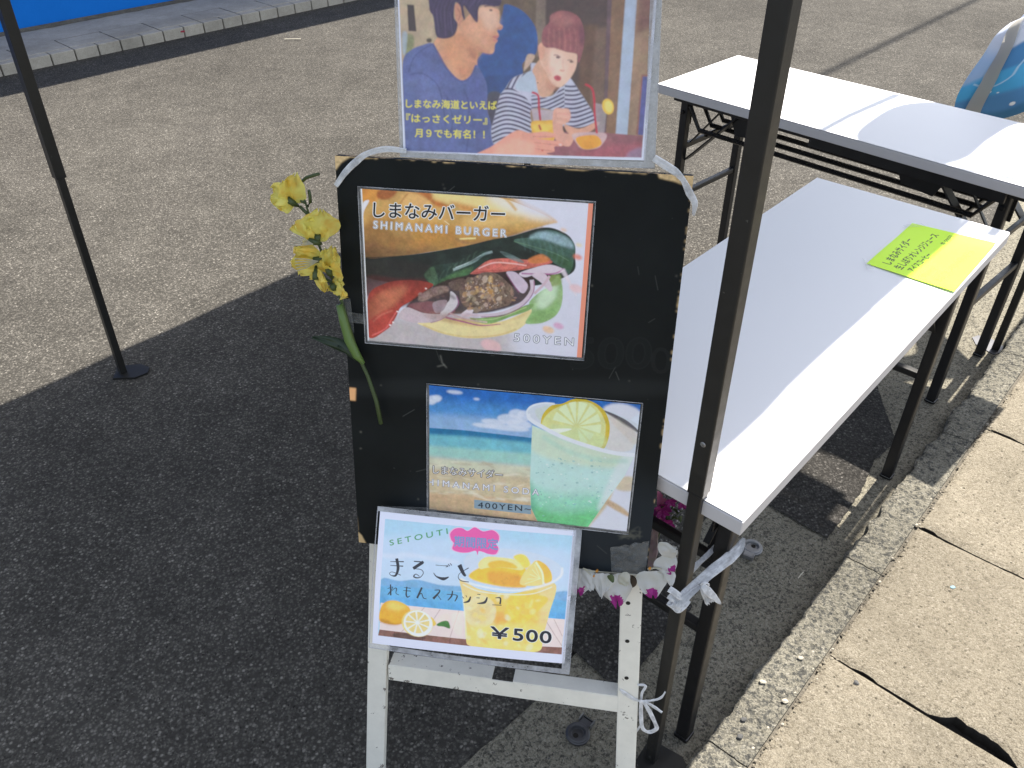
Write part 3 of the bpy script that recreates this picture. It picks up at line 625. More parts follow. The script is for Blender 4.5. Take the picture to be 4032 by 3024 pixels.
    E(552, 1090, 142, 122, (232, 206, 130), 14, 2, clip=im); E(560, 1090, 132, 120, (232, 230, 234), 14, 2, clip=im)
    for a in range(9):
        an = np.radians(a * 40 + 5); c0 = np.array([555, 1082.]); q = [c0 + 14 * np.array([np.cos(an), np.sin(an)])] + [c0 + np.array([108, 98]) * np.array([np.cos(t), np.sin(t)]) for t in np.linspace(an - .28, an + .28, 5)]
        P(np.array(q), (226, 204, 142), 3, sm=False, clip=im)
    P([(728, 1095), (780, 1066), (830, 1068), (845, 1130), (790, 1115), (740, 1110)], (76, 130, 70), 1.5, clip=im)
    keep = p.I.copy(); p.photo(); p.I = keep * (1 - im[..., None]) + p.I * im[..., None]
    p.text('SETOUTI', (316, 408), (828, 312), 68, (74, 146, 98), .012, up=(-8, -66), spacing=1.5)
    cl = [(858, 360), (850, 310), (890, 272), (950, 268), (1000, 292), (1060, 264), (1130, 298), (1210, 290), (1262, 330), (1262, 380), (1240, 400), (1262, 440), (1240, 486), (1180, 484), (1130, 466), (1095, 460), (1085, 490), (1068, 456), (1000, 470), (930, 466), (870, 440), (880, 392)]
    cc = np.array(cl, float); g = cc.mean(0)
    P(g + (cc - g) * 1.05, (232, 178, 214)); P(cc, (228, 92, 168))
    p.text('期間限定', (884, 410), (1258, 444), 92, (120, 144, 196), .03, up=(2, -96))
    K = (42, 44, 56)
    S = lambda pts, wm: Ln(pts, 1, K, 0, wm=wm)
    # retro display lettering drawn stroke by stroke
    S([(376, 518), (388, 600), (366, 664), (325, 664), (310, 645), (340, 635), (412, 662)], [26, 26, 18, 5, 4, 4, 6]); S([(318, 545), (440, 545)], [4, 9]); S([(318, 578), (434, 584)], [4, 9])
    S([(530, 542), (605, 548), (606, 552), (524, 604)], [8, 10, 26, 26]); S([(524, 606), (590, 612), (614, 640), (590, 676), (556, 684), (528, 672), (548, 652), (580, 672)], [5, 5, 6, 6, 10, 12, 6, 5])
    S([(722, 574), (790, 580), (832, 582), (812, 592)], [4, 4, 7, 4]); S([(704, 640), (730, 672), (790, 692), (838, 676)], [4, 10, 28, 6]); S([(832, 566), (848, 584)], [6, 6]); S([(850, 560), (864, 578)], [6, 6])
    S([(930, 574), (966, 648), (986, 668)], [38, 26, 16]); S([(1010, 600), (940, 640), (920, 676), (944, 708), (1012, 720)], [7, 4, 5, 7, 6])
    S([(318, 744), (318, 840)], [10, 13]); S([(290, 782), (338, 768), (290, 836), (350, 780), (372, 782), (366, 820), (392, 836)], [4, 6, 4, 5, 9, 5, 5])
    S([(466, 762), (458, 830), (470, 854), (494, 842)], [9, 13, 10, 4]); S([(432, 796), (500, 800)], [4, 7]); S([(438, 768), (500, 776)], [3, 6])
    S([(600, 768), (556, 862)], [16, 16]); S([(570, 838), (596, 820), (612, 858), (640, 868)], [4, 7, 8, 5])
    S([(712, 790), (760, 796), (700, 866)], [5, 10, 22]); S([(740, 836), (770, 876)], [5, 5])
    S([(820, 826), (900, 832), (910, 850), (890, 888)], [5, 6, 12, 8]); S([(870, 796), (862, 840), (828, 880)], [9, 14, 6])
    S([(956, 846), (970, 862)], [5, 5]); S([(986, 836), (996, 852)], [5, 5]); S([(1028, 846), (1010, 886), (966, 898)], [10, 20, 5])
    S([(1085, 826), (1112, 828)], [4, 6]); S([(1078, 856), (1106, 858)], [4, 6]); S([(1172, 852), (1150, 896), (1086, 906)], [10, 22, 5])
    S([(1240, 858), (1284, 860), (1282, 912)], [4, 12, 15]); S([(1216, 918), (1294, 922)], [4, 7])
    for off, c_ in ((.06, (238, 236, 244)), (.028, (34, 36, 52))):
        p.text('￥', (1200, 1212), (1356, 1226), 140, c_, off, up=(4, -140), ref=1)
        p.text('500', (1396, 1232), (1720, 1262), 140, c_, off, up=(4, -150), spacing=1.08, ref=1)
    p.grain(.025); return p.image('lemon_menu_print')

def art_people():
    # paper corners in the crop; the top lies above the picture edge
    p = Print(1120, 792, [(112, -250), (2020, -262), (1918, 1165), (163, 1105)], (206, 214, 242), 12)
    P = p.poly; Ln = p.line; E = p.ell
    inn = [(124, -225), (2000, -240), (1890, 1143), (178, 1094)]
    im = p.mask(inn, False)
    P(inn, (150, 124, 104), sm=False)
    P([(100, -260), (560, -260), (520, 400), (440, 450), (100, 480)], (176, 158, 136), 8, clip=im, tex=.08, cell=80)
    P([(190, 30), (240, 34), (258, 226), (200, 222)], (50, 44, 44), 3, sm=False, clip=im)
    P([(170, 260), (230, 250), (240, 330), (210, 400), (170, 380)], (120, 132, 90), 8, .8, clip=im, tex=.3); E(350, 290, 20, 16, (70, 66, 52), 0, 4, clip=im)
    P([(155, 240), (190, 240), (180, 380), (158, 380)], (160, 176, 200), 6, .8, clip=im)
    P([(880, -260), (1200, -260), (1180, 560), (1000, 600), (880, 300)], (98, 82, 66), 8, clip=im)
    P([(1130, -260), (1220, -260), (1200, 420), (1120, 400)], (124, 108, 98), 5, clip=im, sm=False)
    P([(1200, -260), (1680, -260), (1620, 960), (1300, 960), (1190, 300)], (72, 58, 54), 6, clip=im, sm=False, tex=.12, cell=60)
    P([(1460, 180), (1580, 176), (1540, 760), (1420, 740)], (98, 72, 52), 10, .9, clip=im, sm=False)
    P([(1560, 200), (1640, 190), (1610, 980), (1500, 960)], (116, 92, 78), 10, .8, clip=im, sm=False)
    P([(1670, -260), (1800, -260), (1730, 980), (1620, 960)], (128, 98, 76), 4, clip=im, sm=False)
    P([(1650, -260), (1685, -260), (1632, 960), (1612, 960)], (96, 76, 84), 2, clip=im, sm=False)
    P([(1790, -260), (1880, -260), (1790, 980), (1702, 970)], (166, 182, 212), 2, clip=im, sm=False)
    P([(1876, -260), (2010, -260), (1930, 1000), (1788, 980)], (150, 124, 104), 4, clip=im, sm=False)
    P([(1880, -260), (2010, -260), (1980, 200), (1850, 240)], (112, 78, 72), 20, .9, clip=im, sm=False)
    P([(1890, 536), (1960, 540), (1940, 985), (1850, 975)], (136, 92, 84), 2, clip=im, sm=False)
    P([(1900, 552), (1960, 556), (1936, 985), (1866, 975)], (78, 86, 150), 2, clip=im, sm=False)
    # person in blue behind
    P([(900, 30), (1000, 60), (1080, 130), (1130, 230), (1125, 380), (1030, 450), (1030, 520), (1010, 580), (880, 700), (760, 700), (690, 540), (690, 440), (800, 300), (880, 100)], (30, 78, 146), 4, clip=im, tex=.12, cell=60)
    P([(740, 560), (1010, 540), (980, 600), (860, 680), (760, 690)], (22, 62, 122), 8, .8, clip=im)
    P([(1060, 396), (1114, 396), (1100, 440), (1050, 500), (1035, 505)], (190, 164, 150), 4, clip=im)
    P([(770, 690), (880, 690), (860, 960), (800, 960)], (60, 64, 84), 6, clip=im)
    # table top
    P([(1180, 960), (1500, 950), (1905, 985), (1895, 1150), (800, 1130), (1000, 1000)], (140, 86, 98), 4, clip=im, sm=False)
    P([(1480, 1080), (1890, 1040), (1890, 1150), (1440, 1140)], (158, 84, 100), 16, .8, clip=im)
    P([(1820, 1090), (1895, 1070), (1892, 1145), (1780, 1142)], (140, 120, 156), 10, .8, clip=im)
    # man in the blue shirt
    skin = (206, 152, 124)
    P([(380, 330), (420, 260), (560, 180), (700, 60), (840, 60), (862, 110), (858, 160), (884, 186), (872, 210), (842, 216), (856, 250), (848, 266), (836, 280), (846, 292), (828, 320), (822, 366), (806, 386), (770, 384), (716, 372), (700, 420), (690, 520), (620, 590), (560, 590), (470, 500), (420, 400)], skin, 3, clip=im)
    P([(700, 60), (830, 70), (856, 160), (800, 220), (740, 160)], (222, 184, 168), 22, .8, clip=im)
    P([(440, 300), (560, 240), (700, 370), (690, 420), (600, 540), (500, 460)], (212, 150, 112), 24, .7, clip=im)
    P([(620, 330), (700, 380), (690, 430), (660, 420)], (178, 112, 88), 12, .7, clip=im)
    P([(700, 330), (800, 386), (722, 374)], (186, 124, 104), 8, .6, clip=im)
    P([(840, 208), (868, 212), (880, 196), (866, 190)], (176, 118, 104), 3, .8, clip=im)
    P([(806, 262), (852, 252), (846, 272), (828, 276)], (190, 110, 112), 3, .9, clip=im); P([(812, 284), (846, 282), (838, 298), (822, 300)], (196, 118, 118), 3, .8, clip=im)
    E(798, 72, 12, 7, (60, 44, 60), 8, 2, .9, clip=im); Ln([(750, 44), (800, 36), (830, 44)], 8, (70, 50, 66), 2, clip=im)
    P([(540, 30), (590, 20), (600, 130), (560, 190), (535, 100)], (196, 138, 118), 4, clip=im); Ln([(556, 60), (576, 100), (560, 150)], 5, (160, 100, 90), 2, clip=im)
    P([(370, -250), (780, -250), (860, -60), (860, 40), (720, 40), (700, 160), (640, 90), (600, 40), (610, 140), (590, 110), (575, 40), (540, 20), (530, 120), (556, 170), (540, 240), (500, 270), (440, 276), (400, 250), (380, 120), (350, 40)], (52, 44, 78), 3, clip=im, tex=.25, cell=30)
    P([(560, 240), (700, 330), (716, 372), (640, 400), (560, 330)], (190, 130, 104), 22, .5, clip=im); P([(640, 160), (700, 180), (740, 260), (680, 300), (620, 240)], (222, 168, 140), 22, .6, clip=im); E(750, 300, 26, 20, (228, 172, 150), 0, 12, .5, clip=im)
    P([(560, 480), (600, 580), (640, 560), (690, 500), (680, 440), (620, 500)], (176, 112, 84), 14, .5, clip=im)
    for k in range(26): Ln([(400 + 11 * k, 210 - 3 * k), (380 + 14 * k, 60), (440 + 14 * k, -80)], 5, [(84, 72, 118), (34, 28, 54)][k % 2], 3, .35, clip=p.mask([(370, -250), (780, -250), (860, -60), (860, 40), (720, 40), (600, 40), (540, 20), (530, 120), (540, 240), (440, 276), (380, 120)]) * im)
    for a in ((420, 240, 400, 60), (470, 260, 460, 40), (520, 250, 500, 80), (640, 60, 690, -20), (600, 30, 640, -80), (700, 20, 780, -60)): Ln([a[:2], a[2:]], 8, (84, 70, 112), 3, .5, clip=im)
    shirt = [(160, 440), (220, 360), (300, 325), (375, 312), (420, 400), (470, 480), (540, 560), (600, 580), (660, 540), (690, 466), (730, 520), (770, 620), (770, 780), (800, 900), (820, 1050), (700, 1115), (170, 1100), (160, 700)]
    sm_ = p.mask(shirt) * im
    P(shirt, (82, 98, 158), 2, clip=im, tex=.08, cell=60)
    P([(200, 540), (300, 540), (430, 620), (450, 760), (300, 740), (180, 640)], (94, 108, 166), 26, .6, clip=sm_)
    P([(560, 620), (740, 560), (770, 780), (720, 950), (600, 1000)], (72, 88, 152), 26, .6, clip=sm_)
    Ln([(375, 312), (425, 400), (475, 488), (545, 566), (600, 586), (655, 545), (690, 470)], 14, (66, 80, 138), 3, .9, clip=im)
    for a in ([(205, 540), (300, 530), (400, 600), (440, 700), (470, 900)], [(200, 520), (250, 400), (370, 318)], [(620, 1100), (640, 1000), (720, 950)], [(480, 700), (520, 860), (500, 1000)], [(600, 640), (640, 760), (620, 900)]): Ln(a, 9, (60, 74, 128), 4, .7, clip=sm_)
    # woman in stripes
    sw = [(800, 950), (820, 860), (860, 700), (900, 640), (960, 560), (1080, 510), (1085, 455), (1150, 470), (1120, 560), (1140, 660), (1240, 690), (1350, 560), (1380, 570), (1440, 660), (1500, 750), (1545, 830), (1560, 880), (1440, 920), (1300, 900), (1250, 800), (1090, 790), (1090, 950), (960, 1000), (830, 1050)]
    wm_ = p.mask(sw) * im
    P(sw, (186, 188, 216), 2, clip=im)
    N = (50, 48, 84)
    for k in range(14):
        y = 640 + k * 32; Ln([(800, y + 40), (900, y), (1000, y + 16), (1120, y + 70)], 13, N, 1, clip=p.mask([(790, 600), (960, 640), (1090, 760), (1095, 960), (960, 1010), (820, 1060), (780, 900)]) * wm_)
    for k in range(7):
        x = 900 + k * 34; Ln([(x - 20, 640), (x + 20, 560), (x + 70, 490)], 12, N, 1, clip=p.mask([(880, 640), (960, 555), (1090, 505), (1060, 560), (980, 640)]) * wm_)
    for k in range(11):
        y = 650 + k * 30; Ln([(1090, y + 40), (1200, y + 20), (1330, y - 40)], 12, N, 1, clip=p.mask([(1090, 690), (1240, 700), (1345, 590), (1330, 780), (1250, 800), (1090, 790)]) * wm_)
    for k in range(12):
        y = 560 + k * 32; Ln([(1330, y + 60), (1420, y + 60), (1560, y + 10)], 13, N, 1, clip=p.mask([(1340, 580), (1390, 570), (1560, 860), (1440, 925), (1320, 900), (1330, 700)]) * wm_)
    Ln([(1085, 455), (1080, 510), (1120, 500), (1150, 470)], 8, N, 1, clip=wm_)
    P([(980, 640), (1000, 570), (1110, 500), (1130, 560), (1140, 672), (1060, 660)], (176, 190, 216), 3, clip=im)
    P([(1100, 500), (1180, 420), (1300, 560), (1260, 640), (1220, 690), (1150, 690), (1120, 560)], (206, 160, 140), 3, clip=im)
    fw = (224, 184, 168)
    P([(1180, 300), (1260, 320), (1400, 330), (1424, 420), (1400, 520), (1340, 600), (1290, 630), (1240, 600), (1200, 520), (1160, 460), (1150, 380)], fw, 3, clip=im)
    P([(1210, 380), (1320, 400), (1340, 540), (1250, 560)], (232, 204, 196), 26, .7, clip=im)
    P([(1140, 330), (1165, 306), (1186, 340), (1186, 400), (1160, 436), (1144, 390)], (212, 158, 140), 3, clip=im)
    P([(1200, 560), (1240, 600), (1290, 632), (1260, 650), (1200, 640)], (184, 128, 108), 10, .6, clip=im)
    P([(1254, 552), (1280, 541), (1306, 558), (1298, 580), (1276, 582), (1258, 570)], (184, 78, 92), 4, clip=im); E(1282, 562, 10, 6, (120, 40, 56), 10, 2, .7, clip=im)
    P([(1185, 330), (1230, 330), (1215, 450), (1240, 560), (1200, 520), (1170, 440)], (206, 158, 140), 12, .6, clip=im); E(1235, 500, 26, 20, (234, 176, 168), 0, 10, .6, clip=im); E(1385, 490, 20, 20, (226, 170, 160), 0, 10, .6, clip=im); Ln([(1322, 420), (1318, 470), (1328, 502)], 8, (206, 160, 144), 5, .7, clip=im)
    Ln([(1252, 396), (1276, 396), (1302, 412)], 6, (110, 70, 74), 2, clip=im); Ln([(1352, 434), (1376, 432), (1396, 448)], 6, (110, 70, 74), 2, clip=im)
    E(1282, 412, 14, 8, (56, 38, 44), 14, 2, .9, clip=im); E(1378, 444, 12, 7, (56, 38, 44), 12, 2, .9, clip=im)
    P([(1296, 500), (1330, 504), (1322, 516), (1300, 512)], (196, 140, 126), 3, .8, clip=im); E(1137, 596, 4, 4, (60, 40, 40), clip=im)
    P([(1166, 300), (1176, 210), (1220, 160), (1230, 110), (1290, 78), (1370, 84), (1440, 130), (1470, 220), (1470, 330), (1440, 440), (1424, 440), (1420, 390), (1340, 372), (1260, 345), (1196, 340)], (142, 84, 90), 4, clip=im, tex=.16, cell=26)
    P([(1230, 120), (1340, 90), (1400, 160), (1290, 190)], (168, 112, 112), 14, .7, clip=im); P([(1440, 180), (1474, 220), (1470, 320), (1440, 300)], (92, 52, 70), 10, .7, clip=im)
    for k in range(12): Ln([(1200 + 18 * k, 200), (1195 + 20 * k, 280), (1200 + 19 * k, 345 + 2.4 * k)], 4, [(110, 60, 70), (182, 124, 122)][k % 2], 2, .55, clip=im)
    # drinks, hands
    P([(1090, 782), (1274, 800), (1250, 1040), (1130, 1030)], (188, 176, 196), 2, .75, clip=im, sm=False)
    P([(1092, 880), (1180, 870), (1266, 880), (1250, 1020), (1160, 1040), (1100, 960)], (226, 174, 66), 4, clip=im)
    P([(1100, 900), (1180, 890), (1250, 900), (1200, 950), (1120, 950)], (238, 200, 96), 8, .8, clip=im)
    P([(1250, 800), (1320, 782), (1364, 790), (1376, 840), (1360, 880), (1320, 900), (1330, 960), (1400, 980), (1360, 1060), (1260, 1000)], (216, 160, 146), 3, clip=im)
    for a in ([(1270, 800), (1360, 800)], [(1275, 836), (1370, 846)], [(1272, 876), (1340, 890)]): Ln(a, 22, (224, 172, 158), 4, clip=im, sm=False)
    P([(1330, 900), (1440, 930), (1560, 880), (1580, 900), (1500, 960), (1380, 980)], (214, 160, 140), 4, clip=im)
    P([(1542, 742), (1640, 760), (1620, 960), (1560, 960)], (170, 160, 172), 3, .7, clip=im, sm=False)
    E(1646, 770, 42, 58, (232, 190, 74), -14, 2, clip=im); E(1650, 770, 28, 42, (238, 212, 120), -14, 4, clip=im)
    P([(1396, 965), (1626, 965), (1600, 1050), (1540, 1080), (1460, 1076), (1420, 1040)], (204, 178, 186), 2, .8, clip=im)
    P([(1412, 1010), (1450, 984), (1560, 980), (1600, 1040), (1540, 1076), (1460, 1074)], (230, 158, 52), 4, clip=im)
    R_ = (184, 34, 60)
    Ln([(1094, 664), (1140, 690), (1146, 780), (1156, 870)], 15, R_, 1, clip=im); Ln([(1145, 900), (1160, 940)], 14, (176, 70, 50), 2, clip=im)
    Ln([(1480, 606), (1530, 640), (1546, 720), (1550, 830), (1566, 965)], 15, R_, 1, clip=im)
    P([(690, 1125), (800, 1060), (930, 970), (1000, 940), (1080, 960), (1180, 950), (1256, 965), (1258, 990), (1180, 1000), (1130, 1000), (1250, 1016), (1312, 1030), (1316, 1056), (1260, 1060), (1256, 1096), (1200, 1110), (1256, 1128), (1240, 1150), (900, 1150)], (226, 156, 142), 3, clip=im)
    P([(820, 1090), (960, 1010), (1100, 1030), (1100, 1110), (900, 1140)], (238, 176, 160), 20, .7, clip=im)
    for a in ([(1100, 985), (1250, 990)], [(1110, 1030), (1290, 1050)], [(1120, 1075), (1256, 1095)]): Ln(a, 5, (186, 110, 104), 3, .8, clip=im, sm=False)
    E(1170, 1088, 7, 5, (196, 40, 50), 0, 1, clip=im); E(1300, 1046, 12, 8, (240, 196, 196), 10, 2, clip=im)
    keep = p.I.copy(); p.photo(); p.I = keep * (1 - im[..., None]) + p.I * im[..., None]
    Y = (224, 214, 80)
    for off, c_ in ((.045, (70, 84, 140)), (.02, Y)):
        p.text('しまなみ海道といえば', (182, 774), (840, 786), 66, c_, off, up=(0, -68), ref=1, a=1 if off < .03 else .35)
        p.text('『はっさくゼリー』', (184, 880), (770, 893), 66, c_, off, up=(0, -68), ref=1, a=1 if off < .03 else .35)
        p.text('月９でも有名！！', (246, 988), (752, 998), 66, c_, off, up=(0, -68), ref=1, a=1 if off < .03 else .35)
    p.soften(1.1); p.I = p.I * .94 + p.col((206, 180, 196)) * .06; p.grain(.04); return p.image('couple_poster_print')  # thin pinkish wash over the whole print paints in pale film glare

def art_note():
    p = Print(900, 640, [(0, 0), (900, 0), (900, 640), (0, 640)], (214, 216, 240), 4)
    p.poly([(-9, -9), (950, -9), (950, 700), (-9, 700)], (190, 232, 52), sm=False)
    K = (46, 64, 36)
    for T, a, b, h, o in (('しまなみサイダー', (95, 142), (612, 120), 76, .02), ('生しぼりオレンジジュース', (75, 232), (806, 246), 72, .02), ('アイスコーヒー', (100, 318), (452, 326), 68, .02),
                          ('各 500円', (668, 338), (846, 346), 46, .012), ('まるごとレモンスカッシュ', (80, 520), (692, 548), 66, .018), ('期間限定', (72, 412), (262, 428), 48, .01)):
        p.text(T, a, b, h, K, o)
    p.line([(45, 440), (40, 380), (130, 358), (240, 366), (278, 400), (270, 440), (200, 452), (120, 450)], 4, K)
    return p.image('neon_note_print')

def art_banner():
    p = Print(480, 900, [(0, 0), (480, 0), (480, 900), (0, 900)], (214, 216, 232), 6)
    p.poly([(-9, -9), (500, -9), (500, 950), (-9, 950)], (150, 176, 214), sm=False)
    p.poly([(0, 0), (480, 0), (480, 350), (250, 420), (0, 300)], (196, 204, 226), 40)
    p.poly([(120, 430), (300, 330), (480, 400), (480, 640), (200, 640)], (70, 124, 178), 12)
    p.poly([(0, 560), (480, 540), (480, 720), (200, 700), (0, 740)], (76, 160, 212), 12)
    p.poly([(0, 700), (480, 720), (480, 950), (0, 950)], (80, 132, 186), 18)
    p.poly([(0, 800), (240, 830), (480, 810), (480, 950), (0, 950)], (62, 112, 156), 14)
    p.line([(60, 560), (160, 610), (260, 560), (330, 440), (480, 380)], 12, (170, 200, 230), 2, .8)
    for x, y, r in ((160, 650, 15), (210, 672, 7), (290, 800, 15), (120, 850, 6), (400, 690, 12), (420, 860, 9)): p.ell(x, y, r, r * .8, (224, 228, 240), 10, 1)
    return p.image('banner_cloth_print')
# ================================================================= ground, kerbs, pavements
EA = Vector((.674, .739, 0)).normalized(); EB = Vector((EA.y, -EA.x, 0))          # along the right kerb, and away from the road
def K(a, b, z=0.0): return EA * a + EB * b + Vector((0, 0, z))
B0, B1, B2 = -.295, -.212, -.203                                                  # kerb road side, kerb back, first slab edge
def sheet(name, pts, z, mat, **k):
    mb = MB(); mb.add([(p[0], p[1], z) for p in pts], [list(range(len(pts)))]); return mb.build(name, mat, **k)
g = sheet('asphalt_road', [(-60, -60), (60, -60), (60, 60), (-60, 60)], 0, M_ASPH); tag(g, 'weathered grey asphalt street speckled with pale stones', kind='structure')
def wob(a, s=1.0, o=0.0): return s * (mnoise.noise(Vector((a * 3.1, o, 0))) * .012 + mnoise.noise(Vector((a * 13, o + 5, 0))) * .005 + mnoise.noise(Vector((a * 45, o + 9, 0))) * .002)
mb = MB(); AA = [-2.5 + i * .04 for i in range(270)]
mb.add([K(a, B0 - .315 + wob(a, 1.4), .004) for a in AA] + [K(a, B0 + .01, .004) for a in AA], [[i, i + 1, len(AA) + i + 1, len(AA) + i] for i in range(len(AA) - 1)][::1])
gut = mb.build('gutter', M_GUT); tag(gut, 'tan concrete gutter strip at the foot of the rough kerb', kind='structure')
# darker patches laid over parts of the gutter
def patch(pts, seed, z=.0085):
    P = []; n = len(pts)
    for i in range(n):
        p, q = Vector(pts[i]), Vector(pts[(i + 1) % n]); m = max(2, int((q - p).length / .012))
        for k in range(m):
            c = p.lerp(q, k / m); w = .0045; P.append((c.x + w * mnoise.noise(Vector((c.x * 60, c.y * 60, seed))), c.y + w * mnoise.noise(Vector((c.x * 60, c.y * 60, seed + 9)))))
    return P
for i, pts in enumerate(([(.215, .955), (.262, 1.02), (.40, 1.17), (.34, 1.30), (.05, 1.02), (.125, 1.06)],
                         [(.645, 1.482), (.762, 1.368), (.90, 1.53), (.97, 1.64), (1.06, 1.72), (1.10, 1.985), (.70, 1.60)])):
    o = sheet('dark_patch', patch([tuple(p) for p in pts], i), .0085, M_PATCH); tag(o, ['dark patch over the gutter behind the sign stand', 'dark patch over the gutter under the nearer table'][i], kind='structure')
# right kerb: rough stones
kerb = bpy.data.objects.new('kerb', None); COL.objects.link(kerb); WL['kerb'] = Vector(); tag(kerb, 'low rough concrete kerb between gutter and tan pavement', kind='structure')
def kerb_stone(a0, a1, fine):
    nu = int((a1 - a0) / (.0055 if fine else .03)); nv = 12 if fine else 4; mb = MB()
    N = lambda x, y, z=0: mnoise.noise(Vector((x, y, z)))
    rows = []
    prof = [(0, -.03), (0, .030), (.012, .044)] + [(.012 + (1 - .012) * k / nv, .048) for k in range(1, nv + 1)] + [(1, -.03)]
    for i in range(nu + 1):
        a = a0 + (a1 - a0) * i / nu; r = []
        for j, (t, z) in enumerate(prof):
            b = B0 + (B1 - B0) * t; edge = (1 - t)
            b += edge * (N(a * 9, 1) * .010 + N(a * 24, 3) * .010 + N(a * 70, 5) * .0045 + N(a * 150, z * 60) * .0022)
            if z > .02: z += N(a * 60, b * 60) * .0026 + N(a * 140, b * 140, 4) * .0024 - (.004 * max(0, N(a * 18, 8)) if t < .2 else 0)
            r.append(K(a, b, z))
        rows.append(r)
    m = len(prof); mb.add([v for r in rows for v in r], [[i * m + j, i * m + j + 1, (i + 1) * m + j + 1, (i + 1) * m + j] for i in range(nu) for j in range(m - 1)] + [list(range(m)), [nu * m + j for j in range(m)][::-1]])
    return mb.build('kerb_stone', M_KERB, kerb, smooth=False)
ks = [-.9, -.3, .262, .86, 1.46, 2.06, 2.575, 3.18, 3.78, 4.38, 4.98, 5.58]
for a, b in zip(ks[:-1], ks[1:]): kerb_stone(a + .0015, b - .0015, .2 < a < 2.6)
# right pavement: separate slabs over dark bedding
pav = sheet('pavement', [K(-3, B1 - .004)[:2], K(8, B1 - .004)[:2], K(8, 2.6)[:2], K(-3, 2.6)[:2]], .018, M_DIRT_SHADE); tag(pav, 'tan concrete slab pavement to the right of the kerb', kind='structure'); WL[pav.name] = Vector()
mb = MB(); mb.grid(260, 2, lambda u, v: K(-2 + 7 * u, B1 + (B2 - B1) * (v * 1.6 - .3), .040 + .004 * mnoise.noise(Vector((u * 400, v * 3, 0)))))
tag(mb.build('mortar_joint', M_MORTAR, pav))
def chip(b, lst): return sum(h * max(0, 1 - ((b - c) / w) ** 2) ** .6 * (1 + .35 * mnoise.noise(Vector((b * 90, 1, 1)))) for c, w, h in lst)
def slab(a0, a1, b0, b1, nu, nv, chips=(), seed=0.0, dz=0.0):
    mb = MB(); N = mnoise.noise
    def P(i, j, z):
        t, v = i / nu, j / nv; b = b0 + (b1 - b0) * v; a = a0 + (a1 - a0) * t; ch = chip(b, chips)
        e0 = wob(b * 2, .22, seed); a += (1 - t) ** 3 * (ch + e0) + t ** 8 * wob(b * 2, .2, seed + 3); b += (1 - v) ** 8 * wob(a, .25, seed + 7)
        if z is None:
            z = .049 + dz + N(Vector((a * 7, b * 7, seed))) * .0015 + N(Vector((a * 70, b * 70, 2))) * .0009 + N(Vector((a * 190, b * 190, 5))) * .0007
            ed = min(i, nu - i, j, nv - j)
            if ed == 0: z -= .0035
            elif ed == 1: z -= .001
        return K(a, b, z)
    vs = [P(i, j, None) for j in range(nv + 1) for i in range(nu + 1)]; fs = [[j * (nu + 1) + i, j * (nu + 1) + i + 1, (j + 1) * (nu + 1) + i + 1, (j + 1) * (nu + 1) + i] for j in range(nv) for i in range(nu)]
    ring = [(i, 0) for i in range(nu)] + [(nu, j) for j in range(nv)] + [(i, nv) for i in range(nu, 0, -1)] + [(0, j) for j in range(nv, 0, -1)]
    nf = len(fs); b_ = len(vs); vs += [P(i, j, .0) for i, j in ring]; m = len(ring)
    fs += [[ring[k][1] * (nu + 1) + ring[k][0], b_ + k, b_ + (k + 1) % m, ring[(k + 1) % m][1] * (nu + 1) + ring[(k + 1) % m][0]] for k in range(m)]
    mb.add(vs, [f[::-1] for f in fs]); mb.mi = [0] * nf + [1] * (len(fs) - nf); return mb.build('paving_slab', [M_SLAB, M_DIRT_SHADE], pav)  # side faces take the dark dirt colour to paint shade into gaps and chips
joints = [-1.66, -1.19, -.72, -.245, .23, .71, 1.186, 1.661, 2.149, 2.563, 3.04, 3.52, 4.0, 4.48, 4.96]
chips = {6: [(.085, .066, .027), (.03, .03, .010), (-.13, .02, .006)], 7: [(.12, .06, .014), (-.18, .02, .008)], 5: [(.0, .03, .004)], 8: [(-.16, .04, .007)]}
for k in range(len(joints) - 1):
    near = 3 <= k <= 8
    slab(joints[k] + .003, joints[k + 1] - .003, B2, .385, 44 if near else 4, 54 if near else 4, chips.get(k, ()), k * 1.7, RS.uniform(-.001, .001))
    for r in range(3): slab(joints[k] + .003, joints[k + 1] - .003, .391 + .6 * r, .985 + .6 * r, 3, 3, (), k * 2.7 + r, RS.uniform(-.002, .002))
# loose pebbles
def pebbles(name, n, place, mat, smin, smax, label):
    mb = MB()
    for i in range(n):
        c = place(i); r = random.uniform(smin, smax); bm = bmesh.new(); bmesh.ops.create_icosphere(bm, subdivisions=1, radius=r)
        ax = Vector((random.uniform(.7, 1.3), random.uniform(.7, 1.2), random.uniform(.4, .75)))
        vs = [Vector((v.co.x * ax.x, v.co.y * ax.y, v.co.z * ax.z)) * random.uniform(.85, 1.15) + c + Vector((0, 0, r * .1)) for v in bm.verts]; bm.verts.index_update()
        mb.add(vs, [[v.index for v in f.verts] for f in bm.faces]); bm.free()
    o = mb.build(name, mat); tag(o, label, kind='stuff'); return o
M_PEB1 = soft('pale_pebble', (.34, .31, .25), .85, .3, 40, .001).m; M_PEB2 = soft('dark_pebble', (.07, .07, .068), .85, .3, 40, .001).m
def on_kerb(i):
    a = random.uniform(.45, 2.4); return K(a, random.gauss(B1 + .005, .012), .047)
pebbles('gravel', 70, on_kerb, M_PEB1, .0015, .004, 'pale grit caught between the kerb and the slabs')
def on_seam(i):
    a = random.uniform(.42, 2.4); return K(a, B2 + abs(random.gauss(0, .016)) - .006, .0468)
pebbles('exposed_aggregate', 520, on_seam, M_SLAB, .0014, .0042, 'tan aggregate stones exposed along the slab edges beside the kerb')
def in_gut(i): return K(random.uniform(.3, 3), random.uniform(B0 - .3, B0 - .005), .006)
